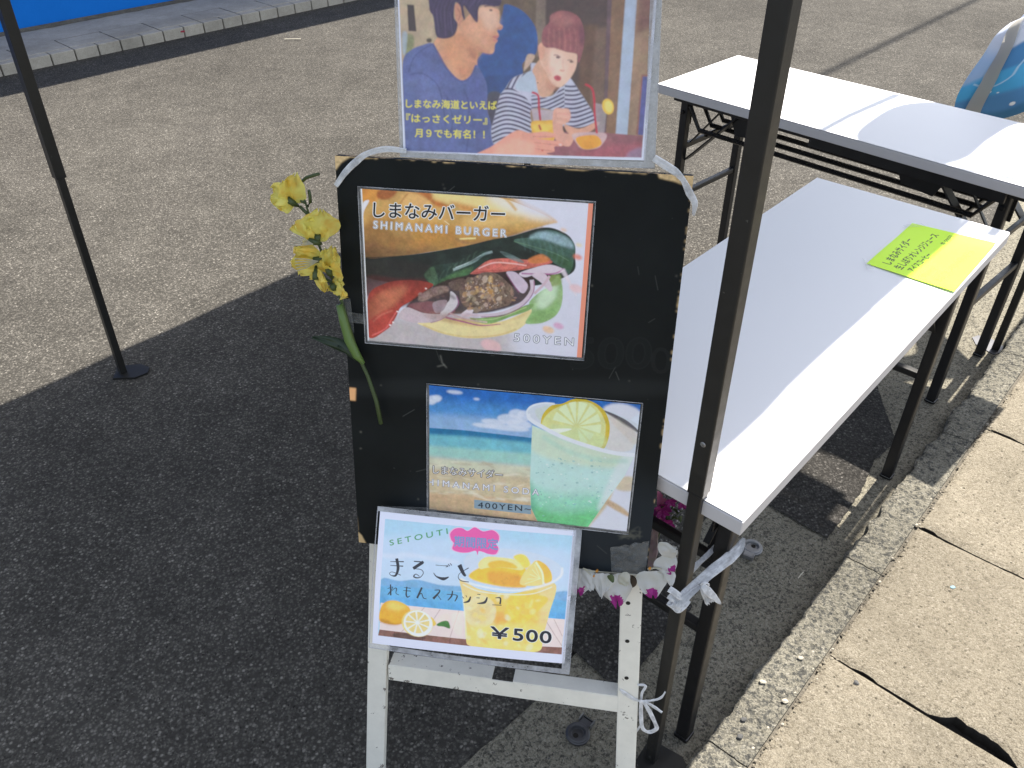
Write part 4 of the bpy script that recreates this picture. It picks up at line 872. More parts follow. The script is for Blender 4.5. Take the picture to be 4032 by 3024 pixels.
pebbles('grit', 160, in_gut, M_PEB2, .0009, .0022, 'dark grit scattered along the gutter')
for i, (px, py, r, m, l) in enumerate(((3090, 2760, .0055, M_PEB1, 'yellowish pebble lying on the slab beside the kerb joint'), (3155, 2590, .0050, M_PEB1, 'small ochre pebble by the corner of the chipped slab'),
        (3370, 2688, .0050, M_PEB2, 'black pebble on the middle of the slab with the chipped edge'), (3003, 2683, .0050, M_PEB1, 'off-white stone chip on the kerb top'), (2930, 2830, .0048, M_PEB2, 'grey pebble in the kerb joint near the picture bottom'), (2912, 2900, .0052, M_PEB2, 'dark pebble lowest in the kerb joint'))):
    mb = MB(); bm = bmesh.new(); bmesh.ops.create_icosphere(bm, subdivisions=2, radius=r); c = at(px, py, z=.052); bm.verts.index_update()
    mb.add([c + Vector((v.co.x * 1.25, v.co.y * .9, v.co.z * .5)) * (1 + .6 * mnoise.noise(v.co * 160 + Vector((i, 0, 0)))) for v in bm.verts], [[v.index for v in f.verts] for f in bm.faces]); bm.free()
    tag(mb.build('pebble', m), l, 'pebble')
# ---- far left pavement, kerb and blue building
FA = Vector((.70, .714, 0)).normalized(); FN = Vector((-FA.y, FA.x, 0)); F0 = Vector((-2.97, 5.265, 0))
def Fp(a, b, z=0.0): return F0 + FA * a + FN * b + Vector((0, 0, z))
fp = sheet('far_pavement', [Fp(-6, .31)[:2], Fp(16, .31)[:2], Fp(16, 1.2)[:2], Fp(-6, 1.2)[:2]], .066, M_TILE); tag(fp, 'grey concrete footway in front of the blue wall', kind='structure'); WL[fp.name] = Vector()
sk = MB(); sk.box(Fp(5, .5, .02), (22, .9, .05), Matrix((FA, FN, Vector((0, 0, 1)))).transposed()); tag(sk.build('bedding', M_DIRT_SHADE, fp))
for k in range(-10, 36):
    mb = MB(); mb.box(Fp(k * .15 + .075, .035, .03), (.142, .07, .072), Matrix((FA, FN, Vector((0, 0, 1)))).transposed(), .004); mb.build('kerb_block', M_TILE, fp)
for k in range(-5, 18):
    mb = MB(); mb.box(Fp(k * .3 + .15, .19, .045 + RS.uniform(-.001, .001)), (.292, .232, .045), Matrix((FA, FN, Vector((0, 0, 1)))).transposed(), .003); mb.build('paving_tile', M_TILE, fp)
FM = Matrix((FA, FN, Vector((0, 0, 1)))).transposed()
bl = thing('blue_building', Fp(3, .71), 'building with a bright blue painted wall above the far footway', 'building')
mb = MB(); mb.grid(220, 6, lambda u, v: Fp(-6 + 22 * u, .71, .066 + (.0 if v > 0 else 0) + 3.2 * v + (.006 * mnoise.noise(Vector((u * 300, 0, 0))) if v == 0 else 0))); mb.build('wall', M_BLUE, bl)
mb = MB(); mb.box(Fp(5, 2.7, 1.6), (22, 3.9, 3.2), FM); mb.build('rear_rooms', M_BLUE, bl)
mb = MB(); mb.box(Fp(5, (.71 - .35) / 2, 3.0), (22, .71 + .35, .08), FM); mb.build('eave', M_ROOF, bl)
mb = MB(); mb.box(Fp(5, 2.7, 3.3), (22.4, 4.2, .1), FM); mb.build('roof', M_ROOF, bl)
mb = MB(); mb.grid(160, 2, lambda u, v: Fp(-3 + 9 * u, .70 - .035 * v * (1 + .8 * mnoise.noise(Vector((u * 90, 0, 3)))), .068 + .018 * (1 - v) * (1 + mnoise.noise(Vector((u * 160, v, 0)))))); tag(mb.build('mortar_fillet', M_MORTAR, bl))
# overhead cable whose shadow crosses the street
mb = MB(); p0, p1 = Vector((1.842, 5.015, 0)), Vector((3.47, 6.732, 0)); dd = (p1 - p0).normalized(); lift = -SUN_D * COT * 7 + Vector((0, 0, 7))
mb.tube([p0 + dd * (-.2 + 14 * t) + lift + Vector((0, 0, .6 * t * t)) for t in [i / 12 for i in range(13)]], .022, 6); tag(mb.build('overhead_cable', M_RAIL), 'black overhead cable crossing high above the street', 'cable')

# ================================================================= folding tables
TW, TZ, TT = .444, .70, .028
def table(o, yaw, label, TL, IN):
    o = Vector((o[0], o[1], 0)); e = Vector((math.cos(yaw), math.sin(yaw), 0)); n = Vector((-e.y, e.x, 0)); Z = Vector((0, 0, 1)); R = Matrix((e, n, Z)).transposed()
    P = lambda a, b, z: o + e * a + n * b + Z * z
    t = thing('folding_table', P(TL / 2, TW / 2, 0), label, 'table', 'white folding tables')
    mb = MB(); mb.box(P(TL / 2, TW / 2, TZ - TT / 2 - .0012), (TL, TW, TT - .0024), R, .0016); mb.build('edge_band', M_EDGE, t)
    mb = MB(); mb.box(P(TL / 2, TW / 2, TZ - .0007), (TL - .003, TW - .003, .0014), R); mb.build('tabletop', M_TOP, t)
    zt = TZ - TT
    for b in (.035, TW - .035):
        mb = MB(); mb.box(P(TL / 2, b, zt - .010), (TL - .10, .014, .018), R, .002); mb.build('side_rail', M_BLACK, t)
    mb = MB(); mb.box(P(TL * .66, .020, zt - .016), (TL * .44, .012, .032), R, .001); mb.build('locking_bar', M_BLACK, t)
    for a0, sg in ((.085, 1), (TL - IN, -1)):
        for b in (.052, TW - .052):
            mb = MB(); mb.box(P(a0, b, (zt - .02) / 2 + .006), (.026, .026, zt - .030), R, .003); lg = mb.build('leg', M_BLACK, t)
            mb = MB(); mb.box(P(a0, b, .006), (.030, .030, .012), R, .003); mb.build('foot_cap', M_RAIL, lg)
            mb = MB(); mb.box(P(a0 - sg * .004, b + (.016 if b < .2 else -.016), zt - .055), (.034, .004, .075), R, .001); mb.tube([P(a0, b - .022, zt - .05), P(a0, b + .022, zt - .05)], .006, 10); mb.build('hinge', M_RAIL, lg)
        for z in (.33, .505):
            mb = MB(); mb.bar(P(a0, .06, z), P(a0, TW - .06, z), .014 if z > .4 else .018, .018, Z, .003); mb.build('stretcher', M_BLACK, t)
        for b in (.075, TW - .075):
            mb = MB(); mb.bar(P(a0 + sg * .01, b, .46), P(a0 + sg * .19, b, zt - .02), .005, .036, n, .001); mb.build('folding_brace', M_BLACK, t)
            mb = MB(); mb.bar(P(a0 + sg * .01, b + .012, .515), P(a0 + sg * .125, b + .012, zt - .012), .004, .012, n, .001); mb.build('slotted_link', M_BLACK, t)
            mb = MB(); mb.prism([(0, 0), (.17, 0), (.13, -.075), (.04, -.085)], -.0015, .0015, lambda x, y, z: P(a0 + sg * (.14 + x), b - .004 + z, zt - .004 + y)); mb.build('gusset', M_BLACK, t)
    if True:
        for b in (.05, .115, .18, .245, .31, .375):
            mb = MB(); mb.tube([P(.10, b, zt - .03), P(.145, b, .575), P(TL - .215, b, .575), P(TL - .17, b, zt - .03)], .0075, 8); mb.build('shelf_rod', M_RAIL, t)
        for a in (.17, TL - .24):
            mb = MB(); mb.bar(P(a, .05, .565), P(a, TW - .05, .565), .008, .008, Z); mb.build('shelf_crossbar', M_RAIL, t)
    return P
TP1 = table((.309, .772), math.atan2(1.606 - .772, 1.073 - .309), 'nearer white folding table half in shade with the neon green note taped on it', 1.135, .075)
TP2 = table((.465, 2.645), math.atan2(1.842 - 2.645, 1.22 - .465), 'farther white folding table standing crosswise in the sun behind the nearer one', 1.215, .15)

# ================================================================= tent
EBv = EB
PR, PL_, PD = Vector((.2591, .8216, 0)), Vector((-1.2113, 2.0814, 0)), Vector((1.545, 2.165, 0)); PN = PL_ + PD - PR
TH = 2.10
tent = thing('canopy_tent', (PR + PN) / 2, 'pop up canopy tent on dark square steel poles with a pale roof', 'tent')
ang = math.atan2(EA.y, EA.x); RP = Matrix((EA, Vector((-EA.y, EA.x, 0)), Vector((0, 0, 1)))).transposed()
for i, (p, jz) in enumerate(((PR, .712), (PL_, .645), (PD, .70), (PN, .70))):
    top = p + Vector((0, 0, TH)); lean = Vector((.043, .024, 0)) if i == 1 else Vector((-.005, .0016, 0)) if i == 0 else Vector((0, 0, 0))
    q = lambda z: p + lean * (z / 2) + Vector((0, 0, z)); xa = EB
    s = 1.0
    fat = 1.18 if i == 1 else 1.0
    mb = MB(); mb.bar(q(jz), q(TH), .0250 * fat, .0230 * fat, EA, .0018); sl = mb.build('outer_pole', M_STEEL, tent)
    mb = MB(); mb.bar(q(jz - .004), q(jz + .003), .0246 * fat, .0226 * fat, EA, .001); mb.build('sleeve_lip', M_BLACK, sl)
    mb = MB(); mb.bar(q(.004), q(jz + .05), .0212, .0198, EA, .0018); il = mb.build('inner_pole', M_STEEL, tent)
    mb = MB()
    c0 = q(jz + .09) - EA * .0117; mb.lathe(c0, [(.0005, .0012), (.003, .001), (.0042, 0)], 12, Matrix((EB, Vector((0, 0, 1)), -EA)).transposed()); mb.build('push_button', M_ZINC2, sl)
    mb = MB()
    for k in range(5):
        mb.lathe(q(.03 + .022 * k) - EA * .0100, [(.0001, .0002), (.0028, .0002)], 10, Matrix((EB, Vector((0, 0, 1)), -EA)).transposed())
    mb.build('adjusting_holes', M_DIRT_SHADE, il)
    out = [EB, -EA, EB, EA][i] if i != 1 else Vector((.9, .1, 0)).normalized()
    if i == 0: out = (EB * 1.0 + EA * .1).normalized()
    if i == 2: out = (-EB * .7 + EA * .3).normalized()
    sd = Vector((-out.y, out.x, 0))
    mb = MB(); mb.prism([(-.022, -.032), (.045, -.036), (.078, -.014), (.078, .014), (.045, .036), (-.022, .032)], .001, .0065, lambda x, y, z: p + out * x + sd * y + Vector((0, 0, z)))
    fpz = mb.build('foot_plate', M_STEEL if i != 2 else M_ZINC, tent)
    mb = MB(); mb.lathe(p + out * .05 + Vector((0, 0, .0055)), [(.0001, 0), (.006, 0)], 14); mb.build('peg_hole', M_DIRT_SHADE, fpz)
cen = (PR + PN) / 2; apex = cen + Vector((0, 0, TH + .55))
CB0, CB1, CA0, CA1 = -.385, -2.42, .74, 2.75
def can(u, v): return K(CA0 + (CA1 - CA0) * u, CB0 + (CB1 - CB0) * v)
def canopy(u, v):  # pyramid roof, hanging valance outside
    q = can(u, v); m = max(abs(u - .5), abs(v - .5)) * 2
    return Vector((q.x, q.y, TH + .55 * (1 - m) + .02 + .01 * math.sin(u * 9) * math.sin(v * 9)))
mb = MB(); mb.grid(24, 24, canopy); mb.build('roof_fabric', M_CANOPY, tent, smooth=True)
mb = MB(); cor = [can(0, 0), can(1, 0), can(1, 1), can(0, 1)]
for i in range(4):
    a, b = cor[i], cor[(i + 1) % 4]; nn = (b - a).cross(Vector((0, 0, 1))).normalized()
    mb.grid(30, 4, lambda u, v: a.lerp(b, u) + nn * .004 * math.sin(u * 31) * v + Vector((0, 0, TH + .02 - .18 * v)))
mb.build('valance', M_CANOPY, tent, smooth=True)
for i in range(4):
    a, b = [(PR, PD), (PD, PN), (PN, PL_), (PL_, PR)][i]; a = a.lerp(cen, .06); b = b.lerp(cen, .06); mid = (a + b) / 2
    for s0, s1, z0, z1 in ((a, mid, 2.06, 1.86), (mid, b, 1.86, 2.06), (a, mid, 1.86, 2.06), (mid, b, 2.06, 1.86)):
        mb = MB(); mb.bar(s0 + Vector((0, 0, z0)), s1 + Vector((0, 0, z1)), .012, .022, Vector((0, 0, 1)), .002); mb.build('truss_bar', M_STEEL, tent)

# ================================================================= sign stand with the black board
BY, BL = -.1652, .2139; BC = Vector((-.0116, .9176, .8263)); BW, BH, BT = .45, .597, .012
cy, sy, cl, sl_ = math.cos(BY), math.sin(BY), math.cos(BL), math.sin(BL)
BU = Vector((cy, sy, 0)); BD = Vector((-sy * cl, cy * cl, -sl_)); BS = Vector((-sy * sl_, cy * sl_, cl)); BM = Matrix((BU, BD, BS)).transposed()
def Bp(u, s, d=0.0): return BC + BU * u + BS * s + BD * d
def onb(px, py, d=0.0):
    """photo pixel -> point on the plane of the board, d behind its face"""
    r = Vector(pray(px, py)); o = Vector((0, 0, CAM_H)); t = (BC + BD * d - o).dot(BD) / r.dot(BD); return o + r * t
def uv_of(P): q = P - BC; return q.dot(BU), q.dot(BS)
foot = Bp(0, -.845); foot.z = 0
sign = thing('sign_board', foot, 'black menu board leaning on a chipped white metal stand', 'sign board')
def art_board():
    p = Print(900, 1200, [(1320, 612), (2735, 694), (2540, 2268), (1412, 2136)], (214, 216, 236), 3)
    p.poly([(1000, 300), (3000, 300), (3000, 2600), (1000, 2600)], (20, 23, 25), sm=False, tex=.25, cell=160)
    p.poly([(1700, 1900), (2520, 1900), (2540, 2300), (1700, 2200)], (36, 42, 50), 90, .7); p.poly([(1400, 1500), (2600, 1500), (2560, 1560), (1400, 1560)], (44, 47, 50), 16, .35)
    rs = p.rs
    for i in range(55):
        x, y = 1340 + 1350 * rs.rand(), 640 + 1600 * rs.rand(); a = rs.rand() * 3.14; l = rs.rand() ** 3 * 60 + 4
        p.line([(x, y), (x + l * np.cos(a), y + l * np.sin(a))], 1.5 + 1.5 * rs.rand(), (96, 98, 98), 0, .25 + .3 * rs.rand(), sm=False)
    for i in range(25): p.ell(1340 + 1350 * rs.rand(), 640 + 1600 * rs.rand(), 2 + 3 * rs.rand(), 2 + 2 * rs.rand(), (120, 118, 112), 0, 1, .5)
    p.line([(1735, 1400), (1742, 1430), (1760, 1450)], 2.5, (140, 140, 136), 1, .7, sm=False); p.line([(1722, 1445), (1752, 1438)], 2.5, (140, 140, 136), 1, .6, sm=False)
    for off, c_, a in ((.03, (38, 41, 43), .30), (.0, (22, 25, 27), .9)): p.text('500', (2250, 1450), (2560, 1450), 190, c_, off, up=(10, -170), a=a, ref=1)
    p.text('0', (2560, 1470), (2640, 1474), 150, (44, 46, 48), 0, up=(6, -150), a=.2)
    for i in range(30): p.line([(2420 + 100 * rs.rand(), 2070 + 50 * rs.rand()), (2430 + 100 * rs.rand(), 2090 + 40 * rs.rand())], 3, (84, 84, 80), 1, .5, sm=False)
    C = (206, 178, 138)
    p.poly([(1300, 590), (1420, 606), (1420, 622), (1380, 618), (1345, 640), (1330, 660), (1310, 690)], C, 1.5, .9, sm=False, tex=.3, cell=8)
    for x0, x1, w in ((1400, 1500, 8), (1560, 1640, 5), (1700, 1800, 6), (1980, 2160, 5), (2200, 2420, 6), (2440, 2590, 9)):
        for k in range(12):
            x = x0 + (x1 - x0) * rs.rand(); y = 612 + (x - 1320) * .058 - 4; p.ell(x, y + 2, 8 + 22 * rs.rand() ** 2, w * .8 * rs.rand() ** 2 + 1.5, C, 3, 1, .7)
    p.poly([(2590, 676), (2760, 690), (2750, 800), (2724, 770), (2722, 740), (2660, 716), (2600, 702)], C, 1.5, .95, sm=False, tex=.35, cell=8)
    for k in range(28):
        t = rs.rand() ** 1.5; x = 2733 - 193 * t; y = 694 + 1574 * t; p.ell(x - 1, y, 2 + 3.5 * rs.rand() ** 2, 3 + 14 * rs.rand() ** 2, C, 7, 1, .5)
    p.poly([(1376, 1528), (1402, 1530), (1400, 1580), (1376, 1578)], (222, 168, 122), 1, 1, sm=False)
    p.poly([(1405, 2090), (1424, 2110), (1440, 2140), (1405, 2140)], C, 1, .8, sm=False); p.line([(1395, 1950), (1404, 2040), (1408, 2090)], 5, C, 1, .6)
    return p.image('board_face')
M_BOARD = sheet_mat('black_board_face', art_board(), .4, 0, .12)
mb = MB(); mb.add([Bp(-BW / 2, -BH / 2, -.0004), Bp(BW / 2, -BH / 2, -.0004), Bp(BW / 2, BH / 2, -.0004), Bp(-BW / 2, BH / 2, -.0004)], [[0, 1, 2, 3]], [[(0, 0), (1, 0), (1, 1), (0, 1)]])
M_WOODE = Mat('worn_board_edge', (.03, .03, .03), .7); _k = M_WOODE.ramp(M_WOODE.noise(45, 6, .7), [(.50, 0), (.56, 1)]); M_WOODE.color(M_WOODE.mix(_k, (.012, .013, .014), (.42, .30, .18))); M_WOODE = M_WOODE.m
mb2 = MB(); mb2.box(Bp(0, 0, BT / 2), (BW, BT, BH), BM, .001); panel = mb2.build('panel', M_WOODE, sign); mb.build('painted_face', M_BOARD, panel)
lu = lambda s, sg: sg * (.200 + (-.305 - s) * .060) + .004
def leg_pts(sg, d0, d1, s0=-.845, s1=.20, w=.034):
    mbx = MB(); a, b = Bp(lu(s0, sg), s0, (d0 + d1) / 2), Bp(lu(s1, sg), s1, (d0 + d1) / 2); mbx.bar(a, b, w, d1 - d0, -BD if False else BD, .0016); return mbx
for sg in (-1, 1):
    lg = leg_pts(sg, .014, .030).build('leg', M_WHITEF, sign)
    rr = leg_pts(sg, .034, .046, -.72, .20, .022).build('rear_leg', M_WHITEF, sign)
    if sg > 0:
        for k, (px, py) in enumerate(((2473, 2375), (2470, 2525), (2467, 2670))):
            mb = MB(); mb.lathe(onb(px, py, .0135), [(.0001, 0), (.0036, 0)], 14, Matrix((BU, BS, -BD)).transposed()); mb.build('bolt_hole', M_DIRT_SHADE, lg)
        mb = MB(); c = onb(2478, 2292, .010); mb.lathe(c, [(.0001, .0015), (.0098, .0015), (.0115, 0), (.0115, -.003)], 22, Matrix((BU, BS, -BD)).transposed()); mb.bar(c, c + BS * .03, .006, .003, BD); mb.build('hinge_button', soft('brown_felt_pad', (.06, .043, .03), .8, .2, 60).m, lg)
sA, sB = -.562, -.595
mb = MB(); mb.bar(Bp(-.192, (sA + sB) / 2, .0155), Bp(.206, (sA + sB) / 2, .0155), sA - sB, .002, BD, .0006); br = mb.build('crossbar', M_WHITEF, sign)
mb = MB(); fz = Vector((0, .0, 0))
for u0, u1 in ((-.190, -.010), (.026, .204)):
    a, b = Bp(u0, sA + .001, .0300), Bp(u1, sA + .001, .0300); mb.bar(a, b, .030, .002, BS, .0005)
mb.build('top_flange', M_WHITEF, br)

# ---- laminated prints
def lam(name, label, quad, img, film_m, d, parent=None, bend=None, filmquad=None, cat='poster'):
    """quad: corners TL TR BR BL as world points of the paper; filmquad: corners of the film pouch"""
    base = (quad[2] + quad[3]) / 2; t = thing(name, base, label, cat)
    bl = bend or (lambda u, v: 0.0); nrm = (quad[1] - quad[0]).cross(quad[3] - quad[0]).normalized()
    if nrm.dot(Vector((0, -1, .3))) < 0: nrm = -nrm
    B = lambda Q, off: (lambda u, v: Q[3].lerp(Q[2], u).lerp(Q[0].lerp(Q[1], u), v) + nrm * (bl(u, v) + off))
    mb = MB(); mb.grid(18, 14, B(quad, 0), True); mb.build('printed_paper', sheet_mat(name + '_print', img), t, smooth=True)
    F = filmquad; mb = MB()
    # pouch margin: a ring of film round the paper, so that the print itself stays clear
    n = 18; fo = B(F, .0004); 
    def loc(P):  # film coordinates of the paper corners
        ex = (F[2] - F[3]); ey = (F[0] - F[3]); q = P - F[3]; return q.dot(ex) / ex.length_squared, q.dot(ey) / ey.length_squared
    us = [loc(c) for c in quad]; u0 = (us[0][0] + us[3][0]) / 2; u1 = (us[1][0] + us[2][0]) / 2; v0 = (us[3][1] + us[2][1]) / 2; v1 = (us[0][1] + us[1][1]) / 2
    for a, b, c_, d_ in ((0, 1, 0, v0), (0, 1, v1, 1), (0, u0, v0, v1), (u1, 1, v0, v1)):
        if b - a < 1e-4 or d_ - c_ < 1e-4: continue
        mb.grid(12, 10, lambda u, v: fo(a + (b - a) * u, c_ + (d_ - c_) * v))
    mb.build('laminate_margin', film_m, t, smooth=True)
    mb = MB(); rr = .004; cs = []
    for k, (cu, cv) in enumerate(((0, 0), (1, 0), (1, 1), (0, 1))):
        pass
    per = [(u / n, 0) for u in range(n)] + [(1, v / n) for v in range(n)] + [(1 - u / n, 1) for u in range(n)] + [(0, 1 - v / n) for v in range(n)]
    mb.tube([fo(u, v) for u, v in per] + [fo(0, 0)], .0007, 5, cap=False); mb.build('pouch_rim', M_FILM2, t, smooth=True)
    return t
def q4(pts, d): return [onb(x, y, d) for x, y in pts]
def rect(w, h, Q):
    """true rectangle w x h closest to a measured quad"""
    c = sum(Q, Vector()) / 4; ex = ((Q[1] - Q[0]) + (Q[2] - Q[3])).normalized(); ey = ((Q[0] - Q[3]) + (Q[1] - Q[2])); ey = (ey - ex * ey.dot(ex)).normalized()
    return [c - ex * w / 2 + ey * h / 2, c + ex * w / 2 + ey * h / 2, c + ex * w / 2 - ey * h / 2, c - ex * w / 2 - ey * h / 2]
C2 = lambda P: [(1350 + x * .4973, 680 + y * .4973) for x, y in P]; C3 = lambda P: [(1600 + x * .4521, 1480 + y * .4521) for x, y in P]
C1 = lambda P: [(1500 + x * .5425, y * .5425) for x, y in P]
lam('burger_poster', 'laminated burger picture, uppermost print on the black board, priced 500YEN', q4(C2([(135, 126), (1982, 245), (1890, 1470), (195, 1335)]), -.0022), art_burger(), M_FILM, 0,
    bend=lambda u, v: .0006 * math.sin(u * 5) , filmquad=q4(C2([(118, 108), (2002, 230), (1909, 1488), (178, 1347)]), -.0022))
lam('soda_poster', 'laminated beach and soda cup picture, middle right of the black board', q4(C3([(195, 80), (2040, 252), (1918, 1362), (198, 1162)]), -.0022), art_soda(), M_FILM, 0,
    bend=lambda u, v: .0005 * math.sin(u * 4 + 1), filmquad=q4(C3([(178, 66), (2060, 240), (1932, 1382), (183, 1178)]), -.0022))
LQ = lambda px, py, k: None
def lemon_plane():
    c = Vector((-.0627, .8101, .5199)); yaw, lean, roll = -.0819, .5261, .0457; cr, sr = math.cos(roll), math.sin(roll)
    A = Matrix(((cr, 0, sr), (0, 1, 0), (-sr, 0, cr))); a, b = math.cos(lean), math.sin(lean); Bm = Matrix(((1, 0, 0), (0, a, b), (0, -b, a))); a, b = math.cos(yaw), math.sin(yaw); Cm = Matrix(((a, -b, 0), (b, a, 0), (0, 0, 1)))
    return c, Cm @ Bm @ A
LC, LM = lemon_plane(); Lp = lambda u, s: LC + LM @ Vector((u, 0, s))
lam('lemon_squash_poster', 'laminated orange drink picture with ￥500, hanging from the bottom of the board', [Lp(-.1485, .105), Lp(.1485, .105), Lp(.1485, -.105), Lp(-.1485, -.105)], art_lemon(), M_FILM2, 0,
    bend=lambda u, v: .010 * math.sin(math.pi * min(1, v)) * .5 - .004 * (u - .5) ** 2 * 4, filmquad=[Lp(-.1525, .112), Lp(.156, .112), Lp(.157, -.121), Lp(-.153, -.112)])
pq = q4(C1([(112, -250), (2020, -262), (1918, 1165), (163, 1105)]), .002)
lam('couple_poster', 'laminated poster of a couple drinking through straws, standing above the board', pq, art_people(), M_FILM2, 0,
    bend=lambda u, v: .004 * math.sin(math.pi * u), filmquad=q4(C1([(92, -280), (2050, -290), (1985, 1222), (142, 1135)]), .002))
mb = MB(); bq = q4([(1575, -160), (2612, -170), (2577, 664), (1583, 618)], .006); mb.grid(6, 6, lambda u, v: bq[3].lerp(bq[2], u).lerp(bq[0].lerp(bq[1], u), v)); 
tag(mb.build('backing_sheet', soft('foam_backing', (.50, .50, .47), .6, .08, 8).m, solid=.003), 'pale stiff backing sheet behind the couple poster', 'backing sheet')

# ---- tapes
def strip(name, P, w, mat, label, cat, nrm=None, folds=3, amp=.0008, taper=None, parent=None, solid=0.0):
    P = [Vector(p) for p in P]; Q = []
    for i in range(len(P) - 1):
        a, b, c, d = P[max(i - 1, 0)], P[i], P[i + 1], P[min(i + 2, len(P) - 1)]
        for k in range(6):
            t = k / 6; Q.append(.5 * ((2 * b) + (c - a) * t + (2 * a - 5 * b + 4 * c - d) * t * t + (3 * b - a - 3 * c + d) * t ** 3))
    Q.append(P[-1]); n = len(Q); ncol = 2 * folds + 1; vs = []
    for i, p in enumerate(Q):
        t = (Q[min(i + 1, n - 1)] - Q[max(i - 1, 0)]).normalized(); nn = Vector(nrm) if nrm else -CFv; nn = (nn - t * nn.dot(t)).normalized(); s = t.cross(nn)
        f = i / (n - 1); ww = w * (1 if taper is None else np.interp(f, np.linspace(0, 1, len(taper)), taper))
        for j in range(ncol):
            x = (j / (ncol - 1) - .5); vs.append(p + s * ww * x + nn * (amp * (1 if j % 2 else -1) + amp * 1.5 * mnoise.noise(Vector((i * .35, j * 1.3, w * 100)))))
    mbx = MB(); mbx.add(vs, [[i * ncol + j, i * ncol + j + 1, (i + 1) * ncol + j + 1, (i + 1) * ncol + j] for i in range(n - 1) for j in range(ncol - 1)])
    o = mbx.build(name, mat, parent, smooth=True, solid=solid)
    if parent is None: tag(o, label, cat)
    return o
CFv = Vector(CF)
S_ = lambda pts, d: [onb(x, y, d) for x, y in pts]
# clear tape
def tapeq(pts, d, label, amp=.001, mat=None, n=14):
    q = [onb(x, y, dd) for (x, y), dd in zip(pts, d if isinstance(d, (list, tuple)) else [d] * 4)]; mb = MB()
    mb.grid(n, n, lambda u, v: q[3].lerp(q[2], u).lerp(q[0].lerp(q[1], u), v) - BD * (amp * (1 + mnoise.noise(Vector((u * 7, v * 7, px_ := pts[0][0] * .01))) + .6 * abs(mnoise.noise(Vector((u * 19, v * 15, px_)))))))
    tag(mb.build('clear_tape', mat or M_TAPE, smooth=True), label, 'tape')
tapeq([(1338, 1176), (1380, 1176), (1396, 1310), (1352, 1318)], -.012, 'upright clear tape wrapped on the yellow flower stem', .0006)
tapeq([(1342, 1222), (1440, 1236), (1440, 1276), (1346, 1262)], -.006, 'crosswise clear tape from the yellow flower stem to the board', .0012)
tapeq([(2404, 2150), (2556, 2124), (2540, 2266), (2408, 2246)], -.0016, 'crumpled clear tape over the lower right corner of the board', .0035, n=26)
tapeq([(1500, 1990), (1720, 1998), (1722, 2016), (1502, 2014)], -.006, 'clear tape along the upper left edge of the lemon drink poster', .0008)
tapeq([(1955, 2040), (2262, 2072), (2262, 2092), (1955, 2060)], -.006, 'clear tape along the upper right edge of the lemon drink poster', .0008)

# ---- white plastic string
strip('plastic_string', S_([(1600, 596), (1520, 588), (1445, 606), (1400, 638), (1358, 680), (1322, 732)], -.004), .009, M_RIB, 'white plastic string tied over the upper left corner of the board', 'string', nrm=-BD, taper=[.7, .9, .8, 1, .9, .7])
strip('plastic_string', S_([(2574, 622), (2620, 652), (2660, 678), (2690, 710), (2715, 760), (2736, 802), (2730, 850)], -.004), .0095, M_RIB, 'white plastic string tied over the upper right corner of the board', 'string', nrm=-BD, taper=[.9, 1.1, 1, .7, 1, .8, .3])
def lash():
    t = thing('plastic_string', (.27, .79, .45), 'white plastic string lashing the near tent pole to the table leg', 'string')
    Yp, Yl = .795, .862
    for k, dz in enumerate((0, .016, .032)):
        a = [at(2634 - 2 * k, 2318 + 26 * k, Y=Yp + .002), at(2684 - 4 * k, 2350 + 26 * k, Y=Yp - .001)]
        strip('wrap', [a[0], a[0].lerp(a[1], .5) - CFv * .002, a[1], at(2712, 2322 + 20 * k, Y=Yp + .012)], .010, M_RIB, None, None, parent=t)
    strip('strand', [at(2672, 2372, Y=Yp - .003), at(2700, 2345, Y=Yp), at(2790, 2262, Y=.82), at(2870, 2200, Y=.845), at(2910, 2160, Y=.858), at(2930, 2118, Y=.868)], .0175, M_RIB, None, None, parent=t, folds=5, amp=.0016, taper=[.7, 1.0, 1.0, 1.1, .9, .25])
    strip('strand', [at(2655, 2400, Y=Yp - .006), at(2680, 2372, Y=Yp - .004), at(2745, 2318, Y=.80), at(2765, 2300, Y=.81)], .014, M_RIB, None, None, parent=t, folds=5, amp=.0018, taper=[1.3, 1.0, .5, .2])
    strip('strand', [at(2716, 2252, Y=.83), at(2760, 2210, Y=.85), at(2806, 2166, Y=.87), at(2836, 2134, Y=.885)], .010, M_RIB, None, None, parent=t, taper=[1.2, .8, .9, .8])
    strip('loose_end', [at(2762, 2300, Y=.805), at(2785, 2325, Y=.80), at(2812, 2352, Y=.80), at(2838, 2378, Y=.80)], .012, M_RIB, None, None, parent=t, taper=[.5, 1.1, .9, .3])
    strip('loose_end', [at(2762, 2300, Y=.806), at(2774, 2325, Y=.803), at(2790, 2350, Y=.803), at(2800, 2372, Y=.803)], .014, M_RIB, None, None, parent=t, folds=5, amp=.002, taper=[.4, .9, 1.2, 1.3])
    strip('knot_loop', [at(2760, 2304, Y=.80), at(2772, 2296, Y=.797), at(2790, 2300, Y=.797), at(2790, 2312, Y=.799)], .003, M_RIB, None, None, parent=t, folds=1)
lash()
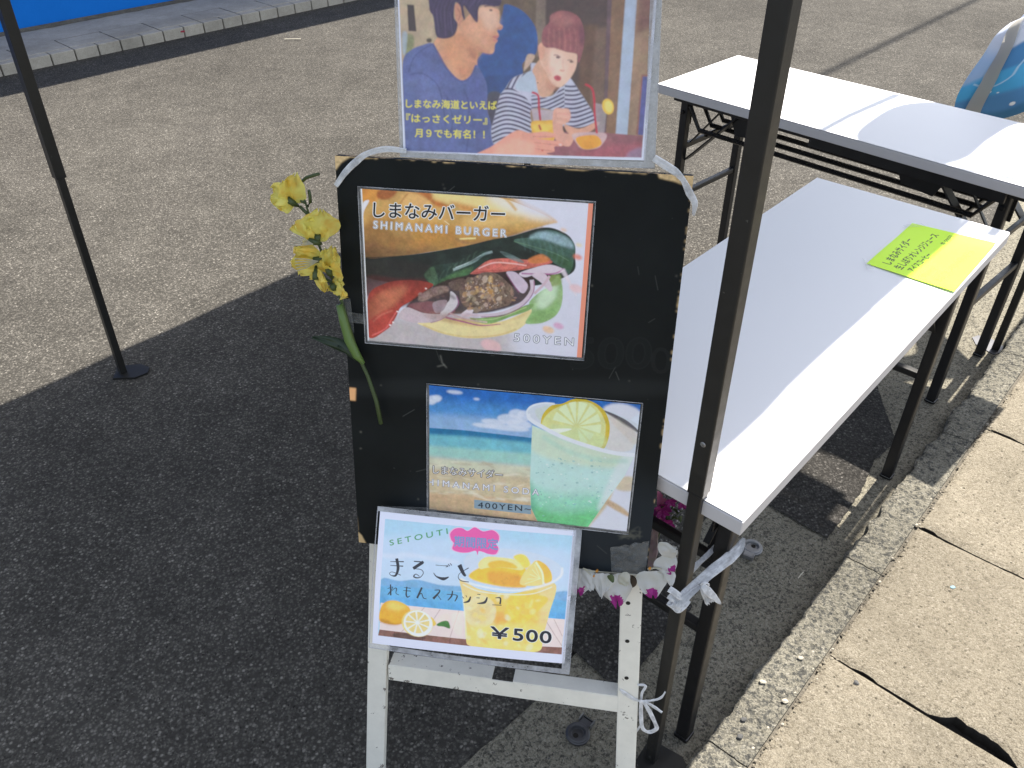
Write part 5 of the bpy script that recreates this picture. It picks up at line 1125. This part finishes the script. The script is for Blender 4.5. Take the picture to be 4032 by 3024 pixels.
def bow():
    t = thing('plastic_string', onb(2520, 2762), 'white plastic string tied in a bow at the right leg of the sign stand', 'string')
    d = .012
    L = lambda pts, w, tp, dd=d: strip('loop', S_(pts, dd), w, M_RIB, None, None, parent=t, nrm=-BD, folds=2, amp=.0008, taper=tp)
    L([(2440, 2716), (2465, 2735), (2495, 2754), (2522, 2762)], .007, [.5, 1.3, 1, .6]); L([(2510, 2698), (2542, 2702), (2528, 2730), (2524, 2762)], .0045, [1, 1, 1, .8])
    L([(2522, 2762), (2560, 2760), (2600, 2750), (2621, 2724)], .0045, [.7, 1, 1, .5]); L([(2522, 2760), (2550, 2770), (2580, 2788), (2606, 2806)], .0055, [.7, 1, 1.1, .8])
    L([(2524, 2762), (2524, 2820), (2530, 2868), (2556, 2884), (2584, 2872), (2580, 2850), (2556, 2800), (2532, 2764)], .0065, [.8, 1.1, 1, 1.2, 1.2, 1, 1.2, .7])
    L([(2500, 2890), (2512, 2872), (2524, 2856)], .004, [1, 1, .8], .02)
    mb = MB(); mb.lathe(onb(2523, 2761, .009), [(.0001, .003), (.003, .002), (.0035, 0), (.002, -.002)], 10, Matrix((BU, BS, -BD)).transposed()); mb.build('knot', M_RIB, t)
bow()

# ================================================================= artificial flowers
def petal_mat(name, c0, c1, sc=60, tr=.3):
    m = Mat(name, c0, .55); m.color(m.mix(m.ramp(m.noise(sc, 3, .5), [(.42, 0), (.66, 1)]), c0, c1)); m.b.inputs['Subsurface Weight'].default_value = 0
    m.bump(m.noise(500, 3), .0006, .5)
    t = m.t; tr_n = t.nodes.new('ShaderNodeBsdfTranslucent'); mx = t.nodes.new('ShaderNodeMixShader'); mx.inputs[0].default_value = tr; tr_n.inputs[0].default_value = (*c0, 1)
    out = [n for n in t.nodes if n.type == 'OUTPUT_MATERIAL'][0]; t.links.new(m.b.outputs[0], mx.inputs[1]); t.links.new(tr_n.outputs[0], mx.inputs[2]); t.links.new(mx.outputs[0], out.inputs[0]); return m.m
M_YEL = petal_mat('yellow_petal', (.92, .86, .24), (.90, .58, .08), 60, .42); M_STEM = soft('green_stem', (.045, .07, .02), .5, .25, 60).m; M_LEAF = soft('dark_leaf', (.012, .028, .010), .45, .3, 50).m
M_WPET = petal_mat('white_petal', (.62, .62, .60), (.56, .56, .50), 40); M_MAG = petal_mat('magenta_petal', (.33, .012, .20), (.40, .03, .26), 60); M_ORG = soft('orange_stamen', (.50, .22, .03), .6).m
M_PALE = petal_mat('pale_petal', (.50, .49, .38), (.60, .58, .5), 40); M_SHE = Mat('green_sheath', (.10, .17, .04), .35).m; M_LIL = petal_mat('lilac_bud', (.38, .34, .46), (.45, .42, .36)); M_PINK = petal_mat('pink_paper', (.62, .17, .34), (.66, .26, .40), 30)
def petal(mb, c, dirv, nrm, L, Wd, cup=.3, ruf=.12, nu=8, nv=8, notch=0.0, seed=0.0, tipmat=None, curl=.0):
    dirv = dirv.normalized(); nrm = (nrm - dirv * nrm.dot(dirv)).normalized(); side = dirv.cross(nrm)
    vs = []
    for j in range(nv + 1):
        v = j / nv; wv = math.sin(math.pi * min(1, .10 + .86 * v ** .75)) ** .8 * (1 - .0 * v)
        for i in range(nu + 1):
            u = 2 * i / nu - 1; L_ = v * L * (1 - notch * max(0, 1 - abs(u) * 2.2) * v ** 4)
            z = cup * L * v * v + ruf * L * v * mnoise.noise(Vector((u * 2.2 + seed, v * 3, seed * 1.7))) - .12 * L * u * u * wv
            vs.append(c + dirv * (L_ - curl * L * v ** 3 * .3) + side * u * Wd / 2 * wv * (1 + ruf * .6 * mnoise.noise(Vector((v * 4, seed, u)))) + nrm * (z + .05 * L * math.sin(u * 6 + seed) * v ** 2))
    fs = [[j * (nu + 1) + i, j * (nu + 1) + i + 1, (j + 1) * (nu + 1) + i + 1, (j + 1) * (nu + 1) + i] for j in range(nv) for i in range(nu)]
    b = len(mb.f); mb.add(vs, fs)
    if tipmat is not None:
        for j in range(nv):
            for i in range(nu):
                u = (i + .5) / nu * 2 - 1; v = (j + .5) / nv
                if v > .70 + .12 * mnoise.noise(Vector((u * 3, seed, 0))) + .22 * max(0, abs(u) - .4) * 2: mb.mi[b + j * nu + i] = tipmat
def yellow_flower():
    d = -.014; P = S_([(1500, 1668), (1482, 1580), (1448, 1480), (1410, 1400), (1376, 1290), (1345, 1185)], d) + S_([(1322, 1130), (1290, 1050), (1262, 980), (1240, 925)], -.02) + S_([(1222, 860), (1200, 790), (1182, 725)], -.025)
    t = thing('artificial_flower', P[0], 'yellow artificial flower stem taped to the left edge of the black board', 'flower')
    mb = MB(); mb.tube(P, [.0032, .0031, .0028, .0026, .0024, .0022, .002, .0018, .0017, .0016, .0015, .0013, .001], 8); mb.build('stem', M_STEM, t, smooth=True)
    mb = MB(); q = S_([(1336, 1200), (1352, 1260), (1375, 1340), (1405, 1400), (1432, 1432)], d - .004); mb.tube(q, [.0045, .006, .0068, .006, .0025], 10); mb.build('leaf_sheath', M_SHE, t, smooth=True)
    mb = MB(); petal(mb, onb(1396, 1392, d), onb(1240, 1326, d + .0) - onb(1396, 1392, d), -BD, .062, .020, .05, .06, seed=3); mb.build('leaf', M_LEAF, t, smooth=True)
    mb = MB(); petal(mb, onb(1425, 1425, d), onb(1350, 1375, d) - onb(1425, 1425, d), -BD + BU * .3, .04, .012, .03, .05, seed=5); mb.build('leaf', M_LEAF, t, smooth=True)
    for pts in ([(1190, 745), (1188, 716), (1205, 700), (1235, 690), (1258, 684)], [(1182, 725), (1176, 712)], [(1205, 800), (1188, 792), (1172, 770), (1168, 742)], [(1212, 812), (1222, 796), (1220, 770), (1216, 748)], [(1222, 860), (1206, 838), (1190, 822), (1180, 812)], [(1320, 1130), (1300, 1110), (1270, 1090), (1245, 1070)]):
        mb = MB(); Q = S_(pts, -.025); mb.tube(Q, [.0019] + [.0022] * (len(Q) - 2) + [.0019], 7); mb.build('twig', M_STEM, t, smooth=True)
    FL = [((1159, 799), [(1113, 702, .85), (1150, 700, .7), (1062, 722, .8), (1052, 775, .8), (1100, 815, .8), (1085, 742, .9)], 1),
          ((1252, 945), [(1262, 824, 1.05), (1288, 895, .8), (1225, 842, .7)], 2), ((1246, 952), [(1128, 896, .45), (1186, 955, .6), (1198, 878, .45), (1270, 965, .5)], 3),
          ((1266, 1018), [(1143, 990, .62), (1130, 1046, .78), (1168, 1084, .8), (1208, 1078, .7), (1150, 970, .4), (1215, 1000, .8)], 4),
          ((1302, 1074), [(1330, 1022, .75), (1272, 970, .7), (1306, 978, .6), (1258, 1032, .7)], 5), ((1246, 1068), [(1226, 1098, .9), (1285, 1158, .5), (1262, 1120, .7)], 6),
          ((1312, 1122), [(1360, 1150, .8), (1346, 1180, .6), (1340, 1078, .6), (1288, 1150, .6)], 7)]
    for k, (b_, tips, sd) in enumerate(FL):
        c = onb(*b_, -.026 - .004 * (k % 3)); fl = MB(); dv = Vector()
        for i, (x, y, wf) in enumerate(tips):
            T = onb(x, y, -.030 - .012 * ((i * 7 + sd) % 3)); dv += (T - c).normalized(); L = (T - c).length * 1.0
            tw = BU * (.55 * math.sin(i * 2.1 + sd)) + BS * (.4 * math.cos(i * 1.7 + sd))
            petal(fl, c, T - c, -BD + tw, L, L * wf * .98, .20 * math.cos(i * 1.9 + sd), .34, 10, 10, seed=sd + i * 1.3, curl=.3)
        fo = fl.build('blossom', M_YEL, t, smooth=True); dv.normalize(); side = dv.cross(BD).normalized()
        mb = MB(); mb.tube([c - dv * .007, c - BD * .003, c + dv * .009 - BD * .005], [.0018, .0042, .0046], 8); mb.build('calyx', M_STEM, fo, smooth=True)
        if k in (2, 3):
            mb = MB()
            for i in range(5): mb.tube([c - BD * .012, c + dv * .014 + side * (.003 * (i - 2)) - BD * .018, c + dv * .026 + side * (.004 * (i - 2)) - BD * .02], .0006, 5)
            mb.build('stamens', M_PALE, fo)
yellow_flower()
def orchids():
    t = thing('artificial_orchid', onb(2400, 2262, -.006), 'white artificial orchid spray with magenta tips under the lower edge of the board', 'flower')
    mb = MB(); mb.tube(S_([(2290, 2240), (2350, 2250), (2420, 2256), (2500, 2262), (2545, 2268)], .0) + S_([(2560, 2240), (2600, 2226)], .0), .0016, 8); mb.build('stem', M_PALE, t, smooth=True)
    spec = [((2290, 2240), (2278, 2330), .032, .030, 1, 1), ((2300, 2245), (2330, 2315), .024, .016, 2, 0), ((2358, 2258), (2368, 2338), .027, .016, 3, 0), ((2412, 2262), (2432, 2374), .038, .034, 4, 1), ((2405, 2262), (2385, 2320), .022, .016, 5, 0), ((2562, 2250), (2570, 2342), .032, .030, 6, 1),
            ((2600, 2192), (2645, 2248), .026, .026, 7, 1), ((2600, 2180), (2660, 2160), .026, .022, 8, 0), ((2632, 2246), (2642, 2300), .020, .012, 9, 0), ((2440, 2262), (2470, 2300), .02, .016, 10, 0)]
    for k, (a, b, L, Wd, sd, tip) in enumerate(spec):
        d = -.008 - .003 * (k % 3); A = onb(*a, d); B_ = onb(*b, d - .006); mb = MB(); L = (B_ - A).length * 1.10
        petal(mb, A, B_ - A, -BD, L, Wd * 1.5, .10, .20, 12, 14, notch=.20 if tip else .05, seed=sd * 1.1, tipmat=1 if tip else None)
        fo = mb.build('petal', [M_WPET if k % 3 or tip else M_PALE, M_MAG], t, smooth=True)
    for px, py in ((2348, 2250), (2337, 2270), (2548, 2262), (2556, 2240)):
        mb = MB(); c = onb(px, py, -.012); mb.tube([c, c + BS * .003 + BU * .002], [.0022, .0016], 7); mb.build('stamen', M_ORG, t)
    for pts in ([(2296, 2238), (2320, 2246), (2345, 2252)], [(2300, 2240), (2322, 2258), (2335, 2272)], [(2550, 2240), (2580, 2236), (2606, 2240)], [(2552, 2250), (2580, 2250), (2604, 2256)]):
        mb = MB(); mb.tube(S_(pts, -.012), .0011, 6); mb.build('pistil', M_PALE, t)
    mb = MB(); petal(mb, onb(2398, 2264, -.02), onb(2418, 2296, -.02) - onb(2398, 2264, -.02), -BD, .014, .010, .1, .1, seed=2); mb.build('leaf', M_STEM, t, smooth=True)
orchids()
def sprig():
    Q = lambda x, y, k=0: at(x, y, Y=.985 + k)
    t = thing('artificial_sprig', Q(2585, 2120), 'purple and lilac artificial sprig between the board and the near tent pole', 'flower')
    mb = MB(); mb.tube([Q(2580, 2150), Q(2600, 2090), Q(2640, 2010), Q(2670, 1960)], .0014, 6); mb.tube([Q(2600, 2090), Q(2650, 2040), Q(2685, 2010)], .001, 6); mb.build('stem', M_STEM, t, smooth=True)
    for k, (x, y, r) in enumerate(((2604, 2002, .017), (2618, 2062, .018), (2590, 2055, .013), (2640, 1975, .011), (2688, 1985, .010), (2608, 2020, .012))):
        mb = MB(); c = Q(x, y, -.004 * k)
        for i in range(5):
            a = i * 1.257 + k; petal(mb, c, Vector((math.cos(a), -.35, math.sin(a))), Vector((0, -1, .2)), r * 1.05, r * .85, .1, .3, 5, 5, seed=k + i)
        mb.build('blossom', M_MAG, t, smooth=True)
    mb = MB(); rs = random.Random(3)
    for i in range(34):
        c = Q(2640 + rs.gauss(12, 20), 1985 + rs.gauss(0, 26), rs.uniform(-.01, .01)); mb.lathe(c, [(.0002, .0028), (.0026, .001), (.0028, -.001), (.0003, -.003)], 7)
    mb.build('lilac_buds', M_LIL, t, smooth=True)
    mb = MB()
    for i in range(12):
        c = Q(2600 + rs.uniform(0, 80), 2000 + rs.uniform(0, 60)); petal(mb, c, Vector((rs.uniform(-1, 1), -.3, rs.uniform(-1, 1))), Vector((0, -1, 0)), .012, .007, .1, .2, 4, 4, seed=i)
    mb.build('small_leaves', M_STEM, t, smooth=True)
sprig()
pk = [at(2588, 1932, Y=.99), at(2624, 1962, Y=.99), at(2606, 2060, Y=.985), at(2580, 2095, Y=.98)]
mb = MB(); mb.grid(8, 10, lambda u, v: pk[3].lerp(pk[2], u).lerp(pk[0].lerp(pk[1], u), v) + Vector((0, -.003 * math.sin(u * 5 + v * 3), 0))); tag(mb.build('pink_paper', M_PINK, smooth=True), 'bright pink paper slip behind the right edge of the board', 'paper')
strip('pink_ribbon', [at(2582, 2080, Y=.975), at(2574, 2130, Y=.965), at(2566, 2180, Y=.95), at(2560, 2236, Y=.935)], .016, petal_mat('faded_pink', (.40, .28, .29), (.34, .30, .24), 90), 'faded pink crinkled ribbon hanging beside the board corner', 'ribbon', folds=4, amp=.002, taper=[.5, 1, 1.3, .7])
# a few short pale straws on the asphalt
M_STRAW = soft('dry_straw', (.55, .5, .4), .8).m
for (a, b, l) in (((1120, 154), (1184, 153), 'pale stick lying on the sunlit asphalt left of the couple poster'), ((3143, 2276), (3163, 2252), 'short pale straw in the gutter by the kerb')):
    mb = MB(); mb.tube([at(*a, z=.012), at((a[0] + b[0]) / 2, (a[1] + b[1]) / 2 - 1, z=.013), at(*b, z=.012)], .0035 if a[1] < 1000 else .0012, 6); tag(mb.build('straw', M_STRAW), l, 'straw')

mb = MB(); c = at(720, 126, z=.068); mb.prism([(-.012, -.01), (.014, -.008), (.01, .014), (-.008, .012)], 0, .006, lambda x, y, z: c + Vector((x, y, z))); tag(mb.build('red_scrap', soft('red_scrap', (.4, .02, .03), .6).m), 'tiny red scrap lying on the far kerb edge', 'scrap')
mb = MB(); c = at(3752, 2312, z=.0512); mb.prism([(-.006, -.001), (-.001, -.004), (.006, -.001), (.003, .004), (-.004, .003)], 0, .0006, lambda x, y, z: c + Vector((x, y, z))); tag(mb.build('blue_fleck', soft('blue_fleck', (.16, .30, .38), .7).m), 'pale blue paint fleck on the slab at the right', 'fleck')
# ================================================================= metal fittings in the gutter
def fitting(px, py, rot, r, mat, label):
    c = at(px, py, z=.006); t = thing('metal_fitting', c, label, 'fitting', 'round metal fittings in the gutter'); s = r / .026
    mb = MB(); mb.lathe(c, [(x * s, z * s) for x, z in ((.026, 0), (.0265, .003), (.0262, .006), (.0245, .0072), (.0235, .010), (.022, .0115), (.0165, .0118), (.0155, .010), (.0135, .0045), (.0125, .004), (.0001, .004))], 40); d = mb.build('dish', mat, t, smooth=False)
    mb = MB(); mb.lathe(c + Vector((math.cos(rot + 2.9) * .0062 * s, math.sin(rot + 2.9) * .0062 * s, .0044 * s)), [(.0001, 0), (.0058 * s, 0)], 22); mb.build('dish_hole', M_DIRT_SHADE, d)
    e = Vector((math.cos(rot), math.sin(rot), 0)); n = Vector((-e.y, e.x, 0)); R = Matrix((e, n, Vector((0, 0, 1)))).transposed()
    mb = MB(); mb.box(c + e * .026 * s + Vector((0, 0, .008 * s)), (.022 * s, .024 * s, .005 * s), R, .0008)
    mb.build('tab', mat, t)
    for sg in (-1, 1):
        mb = MB(); mb.box(c + e * .034 * s + n * sg * .0145 * s + Vector((0, 0, .0085 * s)), (.018 * s, .0018, .012 * s), R); mb.build('tab_rim', M_ZINC2, t)
    mb = MB(); mb.box(c + e * .040 * s + Vector((0, 0, .0065 * s)), (.0018, .024 * s, .011 * s), R); mb.build('tab_end', mat, t)
fitting(2275, 2893, math.radians(52), .0235, M_ZINC, 'dark round metal fitting on the gutter between the legs of the sign stand')
fitting(2960, 2160, math.radians(238), .0245, M_ZINC2, 'pale round metal fitting on the gutter beside the front table leg')

# ================================================================= neon note on the nearer table
nq = [at(3411, 1040, z=TZ), at(3591, 881, z=TZ), at(3919, 965, z=TZ), at(3753, 1156, z=TZ)]
note = thing('neon_note', sum(nq, Vector()) / 4, 'neon yellow green handwritten drinks note taped on the nearer table', 'note')
mb = MB(); mb.grid(14, 10, lambda u, v: nq[3].lerp(nq[2], u).lerp(nq[0].lerp(nq[1], u), v) + Vector((0, 0, .0012 + .0035 * (abs(u - .5) * 2) ** 6 * (1 - v) + .0008 * math.sin(u * 7))), True)
m_ = sheet_mat('neon_paper', art_note(), .6, 0.0); mb.build('paper', m_, note, smooth=True)
for k, (pts, l) in enumerate((([(3395, 1016), (3425, 1036), (3442, 1060), (3412, 1060)], 'a'), ([(3553, 886), (3628, 878), (3645, 890), (3566, 896)], 'b'))):
    q = [at(x, y, z=TZ + .004) for x, y in pts]; mb = MB(); mb.grid(4, 4, lambda u, v: q[3].lerp(q[2], u).lerp(q[0].lerp(q[1], u), v) + Vector((0, 0, .0015 * mnoise.noise(Vector((u * 4, v * 4, k)))))); mb.build('corner_tape', M_TAPE, note)

# ================================================================= blue banner behind the tables
bn = thing('banner', (1.95, 2.78, 0), 'blue and white cloth banner with drops billowing at the right picture edge', 'banner')
YB = 2.78
_L = [at(3757, 490, Y=YB), at(3757, 430, Y=YB), at(3772, 372, Y=YB), at(3812, 300, Y=YB), at(3870, 218, Y=YB), at(3918, 142, Y=YB), at(3975, 92, Y=YB), at(4050, 35, Y=YB), K(3.16, -.50, 1.30), K(3.17, -.66, 1.55), K(3.18, -.78, 1.80), K(3.18, -.80, 2.15), K(3.18, -.77, 2.46), K(3.18, -.63, 2.62)]
_R = [at(4170, 372, Y=2.62), at(4180, 300, Y=2.62), at(4190, 240, Y=2.62), at(4200, 170, Y=2.62), at(4210, 100, Y=2.62), at(4220, 40, Y=2.62), at(4235, -20, Y=2.62), K(3.16, -.34, 1.14), K(3.19, -.33, 1.35), K(3.20, -.40, 1.55), K(3.21, -.48, 1.80), K(3.21, -.50, 2.15), K(3.21, -.50, 2.45), K(3.21, -.53, 2.62)]
def cr(P, t):
    x = min(t, .9999) * (len(P) - 1); i = int(x); t = x - i; a, b, c, d = P[max(i - 1, 0)], P[i], P[i + 1], P[min(i + 2, len(P) - 1)]
    return .5 * ((2 * b) + (c - a) * t + (2 * a - 5 * b + 4 * c - d) * t * t + (3 * b - a - 3 * c + d) * t ** 3)
def cloth(u, v):
    l, r = cr(_L, v), cr(_R, v); q = l.lerp(r, u); q.z -= .03 * math.sin(math.pi * u) * (1 - v) ** 3 if v < .2 else 0
    return q + EA * (.03 * math.sin(u * 6 + v * 9) * u)
M_BAN = sheet_mat('banner_cloth', art_banner(), .8, 0)
mb = MB(); mb.grid(26, 110, cloth, True)
for k in list(mb.uv): mb.uv[k] = [(x, min(1, y * 2.0)) for x, y in mb.uv[k]]
mb.build('cloth', M_BAN, bn, smooth=True)
M_HEM = petal_mat('banner_hem', (.60, .57, .50), (.50, .50, .50), 8, .4)
mb = MB(); mb.grid(5, 60, lambda u, v: cloth(.06 + .18 * u + .16 * math.sin(math.pi * min(1, v * 1.2)), v * .62) - EA * (.008 + .004 * math.sin(v * 12))); mb.build('hem', M_HEM, bn, smooth=True)
bp = K(3.30, -.30); bn.location = bp; WL[bn.name] = bp.copy()
for ch in [o for o in bpy.data.objects if o.parent == bn]: ch.location = Vector((1.95, 2.78, 0)) - bp
mb = MB(); mb.tube([bp, bp + Vector((0, 0, 2.7))], .011, 10); mb.build('pole', M_WHITEF, bn)
mb = MB(); mb.tube([bp + Vector((0, 0, 2.66)), K(3.2, -.88, 2.68)], .009, 8); mb.build('cross_arm', M_WHITEF, bn)
mb = MB(); mb.tube([K(3.2, -.87, 2.68), K(3.2, -.86, 2.2), K(3.19, -.83, 1.70)], .013, 8); mb.build('stripe_shadow_bar', M_RAIL, bn)  # unseen slanted bar, added to cast a thin stripe of shadow on the farther table
